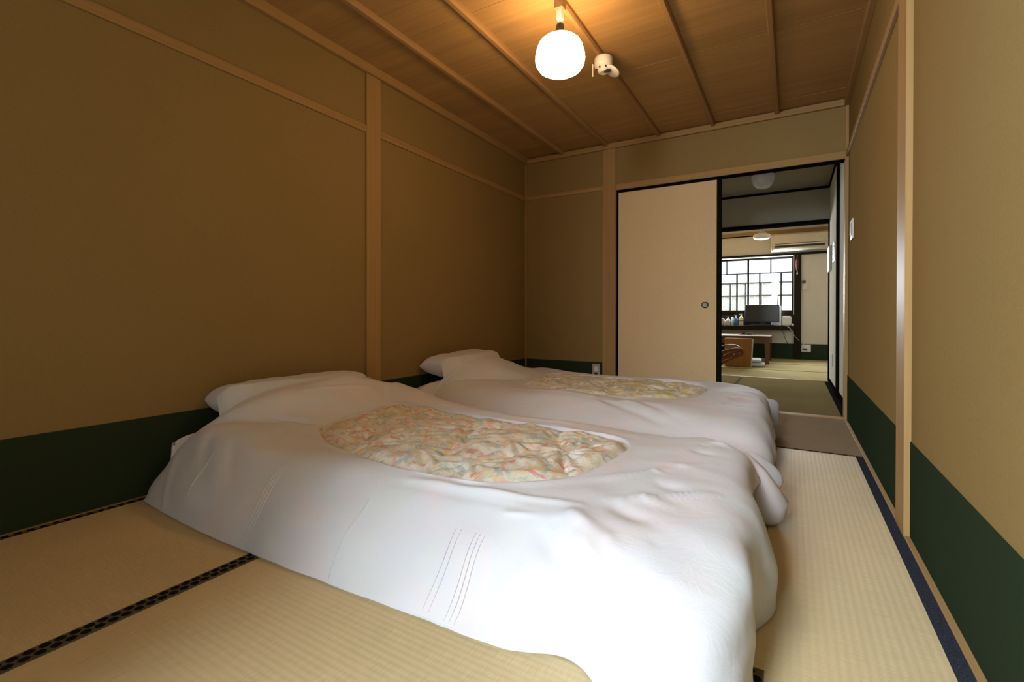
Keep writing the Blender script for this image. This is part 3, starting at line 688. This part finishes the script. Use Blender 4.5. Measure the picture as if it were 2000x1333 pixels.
# near duvet: loose corner of the cover hanging at the far foot end
def pouch(root, rings, mat, name, n=20):
    mb = MB(); vs_ = []
    for (c, rx, ry, tilt) in rings:
        for k in range(n):
            a = 2 * PI * k / n; px, py = rx * math.cos(a), ry * math.sin(a)
            px *= 1 + 0.10 * math.sin(3 * a + c[2] * 30)
            vs_.append((c[0] + px * math.cos(tilt) - py * math.sin(tilt), c[1] + px * math.sin(tilt) + py * math.cos(tilt), c[2] + 0.10 * px))
    fs = [(i * n + k, i * n + (k + 1) % n, (i + 1) * n + (k + 1) % n, (i + 1) * n + k) for i in range(len(rings) - 1) for k in range(n)]
    fs += [tuple(reversed(range(n))), tuple((len(rings) - 1) * n + k for k in range(n))]
    mb.add(vs_, fs, 0, True); return under(mb.build(name, mat), root)
o = pouch(d1, [((-.16, 1.86, .205), .03, .03, .3), ((-.115, 1.86, .165), .035, .045, .3), ((-.090, 1.855, .115), .042, .065, .3), ((-.072, 1.85, .065), .058, .095, .3),
               ((-.068, 1.84, .025), .052, .085, .3), ((-.072, 1.83, .006), .036, .06, .3)], M['cover'], 'loose_corner')
mb = MB(); fv = [(-.16, 1.93, .222), (-.080, 1.93, .200), (-.012, 1.97, .118), (-.022, 1.90, .098), (-.058, 1.80, .085), (-.125, 1.80, .17)]
fv2 = [(x - 0.006, y + 0.012, z - 0.012) for x, y, z in fv]
mb.add(fv + fv2, [(0, 1, 5), (1, 2, 3), (1, 3, 4), (1, 4, 5), (6, 11, 7), (7, 9, 8), (7, 10, 9), (7, 11, 10)] + [(i, (i + 1) % 6, (i + 1) % 6 + 6, i + 6) for i in range(6)], 0, False)
fo = under(mb.build('folded_flap', M['cover']), d1); sb = fo.modifiers.new('s', 'SUBSURF'); sb.levels = sb.render_levels = 2
for p_ in fo.data.polygons: p_.use_smooth = True

S2 = [
 ((-1.93, 2.20, .02), (-1.92, 2.26, .12), (-1.86, 2.42, .275), (-1.58, 2.80, .258)),
 ((-1.62, 2.19, .004), (-1.62, 2.25, .11), (-1.58, 2.42, .250), (-1.46, 2.70, .248)),
 ((-1.20, 2.19, .004), (-1.20, 2.25, .11), (-1.19, 2.44, .240), (-1.20, 2.63, .246)),
 ((-.82, 2.20, .004), (-.82, 2.25, .10), (-.83, 2.44, .232), (-.95, 2.62, .243)),
 ((-.45, 2.20, .004), (-.46, 2.25, .10), (-.50, 2.44, .225), (-.68, 2.66, .241)),
 ((-.14, 2.22, .004), (-.13, 2.28, .10), (-.24, 2.45, .215), (-.50, 2.76, .240)),
 ((-.075, 2.42, .004), (-.070, 2.45, .08), (-.155, 2.56, .210), (-.455, 2.87, .241)),
 ((-.085, 2.65, .004), (-.080, 2.67, .09), (-.15, 2.72, .215), (-.445, 2.98, .243)),
 ((-.085, 2.90, .02), (-.095, 2.92, .11), (-.155, 2.94, .225), (-.440, 3.08, .244)),
 ((-.105, 3.12, .03), (-.108, 3.12, .11), (-.165, 3.12, .232), (-.445, 3.19, .245)),
 ((-.115, 3.32, .03), (-.115, 3.31, .13), (-.20, 3.30, .240), (-.500, 3.30, .246)),
 ((-.20, 3.56, .004), (-.22, 3.52, .11), (-.32, 3.40, .244), (-.62, 3.36, .246)),
 ((-.55, 3.64, .004), (-.55, 3.59, .11), (-.58, 3.46, .243), (-.86, 3.385, .246)),
 ((-.90, 3.66, .004), (-.90, 3.60, .11), (-.92, 3.47, .243), (-1.12, 3.395, .246)),
 ((-1.28, 3.66, .004), (-1.28, 3.60, .11), (-1.28, 3.48, .243), (-1.38, 3.39, .248)),
 ((-1.62, 3.66, .004), (-1.62, 3.60, .13), (-1.56, 3.48, .262), (-1.54, 3.35, .256)),
 ((-1.90, 3.60, .08), (-1.88, 3.56, .18), (-1.76, 3.46, .280), (-1.585, 3.27, .260)),
 ((-1.90, 3.33, .290), (-1.88, 3.32, .292), (-1.76, 3.28, .290), (-1.600, 3.17, .262)),
 ((-1.865, 3.12, .342), (-1.84, 3.11, .344), (-1.74, 3.08, .318), (-1.605, 3.07, .263)),
 ((-1.845, 2.94, .385), (-1.82, 2.93, .387), (-1.73, 2.91, .345), (-1.600, 2.99, .263)),
 ((-1.840, 2.76, .408), (-1.815, 2.76, .408), (-1.72, 2.76, .360), (-1.598, 2.94, .262)),
 ((-1.845, 2.61, .402), (-1.82, 2.62, .398), (-1.73, 2.66, .350), (-1.595, 2.90, .261)),
 ((-1.880, 2.46, .345), (-1.86, 2.48, .345), (-1.77, 2.55, .318), (-1.590, 2.86, .260)),
 ((-1.940, 2.35, .250), (-1.92, 2.37, .258), (-1.82, 2.46, .288), (-1.585, 2.83, .259)),
]
C2_ = [((-.9, 2.50, .24), (-.55, 2.36, .16), -0.010, .025), ((-.78, 2.52, .24), (-.42, 2.36, .15), 0.008, .02), ((-.66, 2.50, .235), (-.34, 2.32, .12), -0.008, .022),
 ((-.30, 2.75, .24), (-.09, 2.66, .13), -0.008, .022), ((-.30, 2.95, .24), (-.10, 2.88, .12), 0.008, .02), ((-.12, 3.02, .20), (-.08, 3.02, .02), -0.022, .030),
 ((-1.85, 2.40, .26), (-1.75, 2.28, .08), 0.008, .018), ((-1.75, 2.45, .27), (-1.60, 2.30, .10), -0.008, .022), ((-1.70, 2.75, .34), (-1.60, 2.55, .26), 0.004, .012),
 ((-1.5, 2.52, .25), (-.8, 2.50, .24), 0.003, .018)]
d2, out2 = duvet(S2, C2_, 'futon_duvet', 'white duvet with a yellowish floral oval on the farther futon by the back wall', 9.0, 'floral_yellow', centre=(-1.02, 3.01, 0.25))

mb = MB(); fv = [(-.20, 3.06, .222), (-.13, 3.16, .218), (-.062, 3.27, .188), (-.052, 3.28, .150), (-.060, 3.27, .08), (-.052, 3.28, .020), (-.080, 3.22, .030), (-.112, 3.16, .022), (-.120, 3.10, .10)]
nfv = len(fv); fv2 = [(x - 0.012, y + 0.02, z) for x, y, z in fv]
mb.add(fv + fv2, [(0, 1, 8), (1, 2, 3), (1, 3, 8), (3, 4, 8), (4, 6, 8), (4, 5, 6), (6, 7, 8)] + [tuple(nfv + q for q in reversed(t_)) for t_ in ((0, 1, 8), (1, 2, 3), (1, 3, 8), (3, 4, 8), (4, 6, 8), (4, 5, 6), (6, 7, 8))] + [(i, (i + 1) % nfv, (i + 1) % nfv + nfv, i + nfv) for i in range(nfv)], 0, True)
fo = under(mb.build('hanging_corner', M['cover']), d2); sb = fo.modifiers.new('s', 'SUBSURF'); sb.levels = sb.render_levels = 2

def cushion(name, label, cat, x0, x1, y0, y1, z0, z1, bulge=0.4, seed=0, tilt=(0, 0, 0), mat=None, n=40, corner=0.16, wr=0.004, group=None, pinch=0.0):
    """soft padded rectangle: rounded outline, edges thinning to a seam"""
    cx, cy, cz = (x0 + x1) / 2, (y0 + y1) / 2, (z0 + z1) / 2; hx, hy, hz = (x1 - x0) / 2, (y1 - y0) / 2, (z1 - z0) / 2
    mb = MB(); idx = {}
    vs_ = []
    for side in (1, -1):
        for i in range(n + 1):
            for j in range(n + 1):
                u, v = -math.cos(PI * i / n), -math.cos(PI * j / n)
                e = max(abs(u), abs(v))
                pu = u * (1 - pinch * (1 - v * v) ** 1 * abs(u) ** 3); pv = v * (1 - pinch * (1 - u * u) * abs(v) ** 3)
                # pull the corners in
                k = 1 - corner * (u * u * v * v) ** 2
                h = ((1 - u ** 6) * (1 - v ** 6)) ** bulge if e < 1 else 0
                p = Vector((pu * k * hx, pv * k * hy, side * h * hz))
                w = wr * noise.noise(Vector((p.x * 14 + seed, p.y * 14, side * 3))) + wr * 1.5 * noise.noise(Vector((p.x * 5 + seed, p.y * 22, seed))) * max(0, e - 0.6)
                p.z += w * (1 if h > 0 else 0); vs_.append(p)
    N = (n + 1) ** 2
    fs = []
    for i in range(n):
        for j in range(n):
            a = i * (n + 1) + j; fs.append((a, a + n + 1, a + n + 2, a + 1)); fs.append((N + a, N + a + 1, N + a + n + 2, N + a + n + 1))
    mb.add(vs_, fs, 0, True)
    me = mb.build(name, mat or M['cover'])
    bm = bmesh.new(); bm.from_mesh(me.data); bmesh.ops.remove_doubles(bm, verts=bm.verts, dist=0.0004); bmesh.ops.recalc_face_normals(bm, faces=bm.faces); bm.to_mesh(me.data); bm.free()
    me.location = (cx, cy, cz); me.rotation_euler = tilt
    tag(me, label, cat, group); return me
BV = (duvet_bvh(out1, (-1.06, 1.43)), duvet_bvh(out2, (-1.02, 3.01)))
def press(o, gap=0.014):
    """the bedding under a duvet is pressed flat by it"""
    mw = Matrix.LocRotScale(o.location, o.rotation_euler, None); inv = mw.inverted()
    for v in o.data.vertices:
        p = mw @ v.co
        for bv in BV:
            best = None
            for dx in (-0.012, 0, 0.012):
                for dy in (-0.012, 0, 0.012):
                    h = bv.ray_cast(Vector((p.x + dx, p.y + dy, 1.0)), Vector((0, 0, -1)))[0]
                    if h is not None: best = h.z if best is None else min(best, h.z)
            if best is not None and p.z > best - gap: p.z = max(0.003, best - gap)
        v.co = inv @ p
    return o
def mattress(label, x0, x1, y0, y1, z0, z1, seed):
    return press(cushion('futon_mattress', label, 'mattress', x0, x1, y0, y1, z0, z1, 0.58, seed, (0, 0, 0), None, 36, 0.06, 0.005, 'futon mattresses under the duvets'))
mattress('thin white futon pad lying on the tatami under the nearer bed', -2.00, -.24, 1.02, 1.84, .012, .100, 3)
mattress('thick white futon mattress under the nearer large duvet', -2.125, -.16, .865, 1.86, .112, .272, 5)
mattress('thin white futon pad on the tatami under the farther bed', -1.96, -.26, 2.46, 3.38, .012, .100, 13)
mattress('thick white futon mattress under the farther duvet', -2.125, -.18, 2.20, 3.46, .112, .300, 15)
press(cushion('pillow', 'white pillow half under the nearer duvet, against the left wall', 'pillow', -2.115, -1.66, 1.035, 1.80, .262, .408, .42, 1.0, (0.0, 0.05, 0.0), corner=0.04, wr=0.006, group='white pillows on the futons', pinch=0.05), 0.006)
press(cushion('pillow', 'white pointed-corner pillow on the farther futon, left of the back corner', 'pillow', -2.115, -1.62, 2.385, 3.00, .285, .436, .42, 8.0, (0.04, 0.08, 0.0), corner=0.0, wr=0.007, group='white pillows on the futons', pinch=0.07), 0.006)

# ------------------------------------------------------------------ far rooms: fittings and things
hl = empty('ceiling_lamp', (-0.25, 5.3, 2.10), 'unlit round glass ceiling lamp in the dim middle room', 'lamp')
P(MB().lathe([(0.105, 2.10), (0.108, 2.085), (0.103, 2.05), (0.085, 2.0), (0.06, 1.97), (0.03, 1.958), (0.003, 1.955)], (-0.25, 5.3, 0), 36, 0, 'z', False), 'glass_shade', M['clear'], hl)
P(MB().lathe([(0.055, 2.0995), (0.05, 2.088)], (-0.25, 5.3, 0), 24), 'ceiling_plate', M['grey_plastic'], hl)
P(MB().lathe([(0.106, 2.096), (0.112, 2.092), (0.106, 2.086)], (-0.25, 5.3, 0), 36, 0, 'z', False), 'rim', M['metal'], hl)
h3 = empty('ceiling_lamp', (-0.367, 7.5, 2.22), 'flat white disc lamp hanging in the far room, left of the air conditioner', 'lamp')
P(MB().lathe([(0.06, 1.782), (0.095, 1.790), (0.107, 1.810), (0.107, 1.842), (0.09, 1.848), (0.04, 1.850)], (-0.367, 7.5, 0), 36), 'shade', M['white_plastic'], h3)
P(MB().lathe([(0.05, 1.85), (0.055, 1.87), (0.02, 1.89), (0.018, 2.2), (0.05, 2.205), (0.05, 2.22)], (-0.367, 7.5, 0), 24), 'stem', M['grey_plastic'], h3)

ac = empty('air_conditioner', (0.09, YE, 1.77), 'long pale wall air conditioner above the dark rail in the far room', 'air conditioner')
ax0, ax1 = -0.300, 0.488
M['ac'] = plain('cream_plastic', (0.58, 0.53, 0.43, 1), 0.45)
P(MB().prism([(YE - .002, 1.768), (YE - .002, 2.045), (YE - .17, 2.045), (YE - .20, 2.02), (YE - .20, 1.845), (YE - .175, 1.79), (YE - .14, 1.768)], ax0, ax1, 'yz'), 'body', M['ac'], ac, bevel=0.006)
P(MB().box(ax0 + .06, ax1 - .05, YE - .203, YE - .17, 1.822, 1.850), 'outlet_slot', M['black_plastic'], ac)
P(MB().box(ax0 + .055, ax1 - .045, YE - .212, YE - .19, 1.852, 1.866), 'louvre', M['white_plastic'], ac, bevel=0.002)
P(MB().box(ax0 + .055, ax1 - .045, YE - .205, YE - .18, 1.800, 1.818), 'louvre', M['grey_plastic'], ac, bevel=0.002)
P(MB().box(ax0 + .055, ax1 - .045, YE - .206, YE - .195, 1.872, 1.878), 'seam', M['black_plastic'], ac)
P(MB().lathe([(0.014, -0.215), (0.014, -0.17)], (ax0 + .02, YE, 1.775), 16, 0, 'y'), 'end_cap', M['white_plastic'], ac)

tv = empty('television', (-0.43, 8.88, 0.548), 'black flat television on the dark window shelf', 'television')
P(MB().box(-0.682, -0.178, 8.87, 8.905, 0.605, 0.890), 'casing', M['black_plastic'], tv, bevel=0.005)
P(MB().box(-0.668, -0.192, 8.866, 8.871, 0.622, 0.876), 'screen', M['screen'], tv)
P(MB().box(-0.46, -0.39, 8.885, 8.90, 0.555, 0.62), 'neck', M['black_plastic'], tv)
P(MB().prism([(-0.425 + 0.17 * math.cos(a * PI / 12), 8.885 + 0.062 * math.sin(a * PI / 12)) for a in range(24)], 0.548, 0.562, 'xy'), 'foot', M['black_plastic'], tv, bevel=0.003)
tag(MB().box(-0.30, -0.152, 8.965, 8.985, 0.548, 0.872).build('panel', M['clear'], None, 0.003), 'pale upright panel standing behind the right edge of the television', 'panel')
sp = empty('speaker', (-0.075, 8.88, 0.548), 'small white rounded square box on the shelf, right of the television', 'speaker')
P(MB().box(-0.143, -0.006, 8.85, 8.91, 0.552, 0.702), 'case', M['white_plastic'], sp, bevel=0.02, seg=4)
mb = MB()
for a in range(5):
    for b in range(5): mb.box(-0.118 + a * 0.020, -0.112 + a * 0.020, 8.847, 8.852, 0.585 + b * 0.020, 0.591 + b * 0.020)
P(mb, 'grille', M['grey_plastic'], sp)
for fx in (-0.12, -0.05): P(MB().box(fx, fx + 0.02, 8.86, 8.90, 0.548, 0.556), 'foot', M['grey_plastic'], sp)
tag(MB().lathe([(0.003, 0.548), (0.012, 0.552), (0.017, 0.566), (0.012, 0.582), (0.003, 0.586)], (0.012, 8.84, 0), 16).build('ball', M['white_plastic']), 'tiny white knob-shaped ball at the right end of the window shelf', 'ornament')

def bottle(name, label, x, y, z, h, r, body, pump=True, band=None):
    e = empty(name, (x, y, z), label, 'bottle', 'bottles on the window shelf')
    P(MB().lathe([(r * .92, z), (r, z + .005), (r, z + h * .55), (r * .9, z + h * .64), (r * .4, z + h * .72), (r * .35, z + h * .76)], (x, y, 0), 20), 'body', body, e)
    if pump:
        P(MB().lathe([(r * .42, z + h * .755), (r * .42, z + h * .82), (r * .15, z + h * .83), (r * .15, z + h * .95)], (x, y, 0), 14).box(x - r * .9, x + r * .35, y - .006, y + .006, z + h * .94, z + h), 'pump', M['white_plastic'], e)
    else: P(MB().lathe([(r * .42, z + h * .755), (r * .42, z + h)], (x, y, 0), 14), 'cap', M['white_plastic'], e)
    if band: P(MB().lathe([(r + .0008, z + h * .36), (r + .0008, z + h * .45)], (x, y, 0), 20, 0, 'z', False), 'label_band', band, e)
    return e
bottle('pump_bottle', 'white pump bottle with a brown label band, just left of the television', -.738, 8.86, .548, .195, .036, M['white_plastic'], True, M['label_brown'])
bottle('pump_bottle', 'blue pump bottle on the window shelf', -.818, 8.86, .548, .182, .028, M['blue'], True)
tag(MB().lathe([(0.017, .548), (.018, .552), (.018, .64), (.014, .645), (.014, .69), (.012, .692)], (-.870, 8.86, 0), 18).build('tube_bottle', M['white_plastic']), 'slim white capped bottle left of the blue one', 'bottle')
bottle('pump_bottle', 'clear squat spray bottle on the window shelf, right of the round clock', -.938, 8.86, .548, .150, .036, M['clear'], True)
tag(MB().lathe([(0.016, .548), (.017, .55), (.015, .60), (.009, .61), (.009, .62)], (-.992, 8.845, 0), 16).build('small_bottle', M['clear']), 'tiny clear bottle beside the clock', 'bottle')
ck = empty('clock', (-1.045, 8.88, .548), 'round white clock on the shelf, cut by the sliding door edge', 'clock')
P(MB().lathe([(.060, .012), (.062, -.012), (.054, -.016)], (-1.045, 8.88, .612), 32, 0, 'y'), 'rim', M['white_plastic'], ck)
P(MB().lathe([(.046, -.0175), (.040, -.0175)], (-1.045, 8.88, .612), 32, 0, 'y', False), 'ring', M['black_plastic'], ck)
P(MB().lathe([(.020, -.0175), (.014, -.018)], (-1.045, 8.88, .612), 24, 0, 'y', False), 'dial', M['label_brown'], ck)
P(MB().box(-1.047, -1.043, 8.861, 8.863, .612, .645).box(-1.045, -1.02, 8.861, 8.863, .610, .614), 'hand', M['black_plastic'], ck)
# cables
def curve_pts(P_, n=14):
    res = []
    for i in range(len(P_) - 1):
        for k in range(n): res.append(cr(P_, i + k / n, False))
    res.append(P_[-1]); return res
tag(MB().tube(curve_pts([(-.27, 8.86, .57), (-.18, 8.80, .570), (-.10, 8.72, .562), (-.045, 8.70, .53), (.005, 8.74, .46), (.03, 8.85, .40), (.085, 9.0, .33), (.15, 9.03, .27), (.19, 9.025, .215)]), .0048).build('cable', M['ac']), 'pale cable running from the television down to the wall socket', 'cable')
tag(MB().tube(curve_pts([(-.135, 8.715, .545), (-.13, 8.712, .48), (-.115, 8.78, .42), (-.09, 8.95, .33), (-.06, 9.03, .25), (-.05, 9.035, .16)]), .0035).build('cable', M['black_plastic']), 'black cable hanging under the shelf against the pale wall', 'cable')
so = empty('wall_socket', (.2, YE, .15), 'white double socket on the green band, right of the dark post', 'outlet')
P(MB().box(.135, .265, YE - .012, YE - .003, .125, .245), 'plate', M['white_plastic'], so, bevel=.004)
P(MB().box(.15, .215, YE - .035, YE - .012, .15, .185), 'plug', M['black_plastic'], so, bevel=.003)
P(MB().box(.205, .235, YE - .04, YE - .012, .135, .16), 'plug', M['white_plastic'], so, bevel=.003)
ic = empty('wall_controller', (.176, YE, 1.14), 'small cream wall controller on the white wall, right of the dark post', 'controller')
P(MB().box(.138, .218, YE - .02, YE, 1.135, 1.30), 'case', M['ac'], ic, bevel=.004)
P(MB().box(.143, .190, YE - .023, YE - .018, 1.235, 1.29), 'display', M['black_plastic'], ic)
M['maroon'] = plain('maroon_cloth', (.10, .018, .022, 1), .8)
ch = empty('hanging_charm', (.072, YE - .035, 1.45), 'slim maroon charm hanging on the dark post of the far room', 'ornament')
P(MB().lathe([(.004, 1.44), (.016, 1.46), (.022, 1.52), (.020, 1.60), (.008, 1.64), (.004, 1.66)], (.072, YE - .052, 0), 14), 'body', M['maroon'], ch)
P(MB().tube([(.072, YE - .045, 1.70), (.072, YE - .052, 1.65)], .003), 'string', M['label_brown'], ch)
P(MB().lathe([(.001, 1.38), (.009, 1.39), (.004, 1.44)], (.072, YE - .052, 0), 10), 'tassel', M['white_plastic'], ch)
# fixtures on the middle room right wall
pb = empty('notice_box', (HALLX, 6.0, 1.2), 'grey framed panel on the middle room right wall, beside the far opening', 'panel')
P(MB().box(HALLX - .022, HALLX, 5.80, 6.06, 1.165, 1.42), 'frame', M['grey_plastic'], pb, bevel=.002)
P(MB().box(HALLX - .024, HALLX - .02, 5.815, 6.045, 1.18, 1.405), 'face', M['grey_plastic'], pb)
bs = empty('button_switch', (HALLX, 5.5, 1.24), 'white switch strip with dark buttons on the middle room right wall', 'switch')
P(MB().box(HALLX - .009, HALLX, 5.32, 5.52, 1.215, 1.40), 'plate', M['grey_plastic'], bs, bevel=.003)
for i in range(4): P(MB().box(HALLX - .013, HALLX - .008, 5.39, 5.44, 1.25 + i * .035, 1.27 + i * .035), 'button', M['black_plastic'], bs)
nt = tag(MB().box(HALLX - .004, HALLX, 5.62, 5.82, .20, .33).build('wall_plate', M['grey_plastic'], None, .001), 'small grey plate low on the middle room right wall', 'plate')

# low table
tb = empty('low_table', (-.75, 8.3, 0), 'low brown wooden table with a pale reflection on its top, in the far room', 'table')
P(MB().box(-1.45, -.258, 7.84, 8.66, .385, .412), 'tabletop', M['table'], tb, bevel=.004)
P(MB().box(-1.42, -.285, 7.865, 7.885, .300, .385).box(-1.42, -.285, 8.61, 8.63, .300, .385).box(-1.42, -1.40, 7.885, 8.61, .300, .385).box(-.305, -.285, 7.885, 8.61, .300, .385), 'apron', M['table'], tb)
for lx in (-1.43, -.345):
    for ly in (7.85, 8.59): P(MB().prism([(lx, .385), (lx + .068, .385), (lx + .060, 0), (lx + .012, 0)], ly, ly + .06), 'leg', M['table'], tb, bevel=.003)
tr = tag(MB().box(-.70, -.49, 8.12, 8.30, .412, .424).build('tray', M['bent'], None, .003), 'small dark tray lying on the low table', 'tray')
tag(MB().lathe([(.02, .424), (.028, .428), (.034, .448), (.030, .448), (.02, .430)], (-.65, 8.2, 0), 18, 0, 'z').build('cup', M['darkwood']), 'dark cup on the left of the small tray', 'cup')
tag(MB().box(-.60, -.52, 8.15, 8.25, .424, .442).build('box', M['maroon'], None, .004), 'flat reddish box on the right of the small tray', 'box')
# veneered floor chair seen from behind
zc = empty('floor_chair', (-.63, 7.3, 0), 'legless chair with a flat orange-brown backrest, in front of the low table', 'chair')
P(MB().prism([(-.812, .004), (-.812, .385), (-.800, .397), (-.478, .397), (-.466, .385), (-.485, .004)], 7.24, 7.262, 'xz'), 'backrest', M['redwood'], zc, bevel=.004)
P(MB().prism([(-.484, .004), (-.465, .385), (-.452, .385), (-.470, .004)], 7.245, 7.275, 'xz'), 'edge_strip', M['ac'], zc)
P(MB().box(-.80, -.49, 7.262, 7.62, .006, .03), 'seat', M['redwood'], zc, bevel=.004)
# bentwood floor chair partly behind the sliding door
bc = empty('bentwood_chair', (-.85, 6.9, 0), 'dark bentwood floor chair with a curled arm, half hidden by the sliding door', 'chair')
def ribbon(P_, w, th, y, mat, name, root):
    pts = curve_pts(P_, 8); mb = MB(); n = len(pts); vs_ = []
    for i in range(n):
        a = Vector(pts[max(0, i - 1)]); b = Vector(pts[min(n - 1, i + 1)]); t_ = (b - a).normalized(); nn = Vector((-t_.y, t_.x)); c = Vector(pts[i])
        for s_ in (1, -1):
            q = c + nn * th * s_ / 2
            for yy_ in (y, y + w): vs_.append((q.x, yy_, q.y))
    fs = []
    for i in range(n - 1):
        a = 4 * i; fs += [(a, a + 1, a + 5, a + 4), (a + 2, a + 6, a + 7, a + 3), (a, a + 4, a + 6, a + 2), (a + 1, a + 3, a + 7, a + 5)]
    fs += [(0, 2, 3, 1), (4 * n - 4, 4 * n - 3, 4 * n - 1, 4 * n - 2)]
    mb.add(vs_, fs, 0, False); return under(mb.build(name, mat, bevel=0.002), root)
ribbon([(-1.25, .20), (-1.05, .25), (-.86, .290), (-.74, .318), (-.64, .318), (-.575, .280), (-.548, .235), (-.545, .205)], .06, .012, 6.88, M['bent'], 'arm_top', bc)
ribbon([(-1.25, .12), (-1.05, .14), (-.86, .19), (-.74, .235), (-.64, .262), (-.58, .250), (-.556, .215)], .058, .045, 6.885, M['bent'], 'arm', bc)
ribbon([(-.556, .195), (-.62, .170), (-.70, .135), (-.78, .085), (-.86, .03), (-.95, .012), (-1.25, .010)], .058, .028, 6.885, M['bent'], 'runner', bc)
ribbon([(-.60, .215), (-.68, .195), (-.78, .15), (-.90, .09)], .05, .055, 6.889, M['bent'], 'side_plate', bc)
P(MB().lathe([(.009, 6.876), (.011, 6.884)], (-.655, 0, .200), 14, 0, 'y'), 'bolt_cap', M['grey_plastic'], bc)
P(MB().box(-1.3, -.80, 6.94, 7.18, .10, .14), 'seat', M['bent'], bc, bevel=.01)
M['paleblue'] = plain('pale_blue_cloth', (.50, .55, .60, 1), .85)
for i, (x0, x1, y0, y1, z0, z1, l) in enumerate(((-.52, -.325, 7.30, 7.62, .003, .062, 'lower pale blue cushion on the far room tatami'), (-.535, -.36, 7.31, 7.60, .060, .115, 'upper pale blue cushion of the small stack by the floor chair'))):
    cushion('floor_cushion', l, 'cushion', x0, x1, y0, y1, z0, z1, .45, i * 4, (0, 0, 0), M['paleblue'], 16, .02, .004, 'pale blue cushion stack')
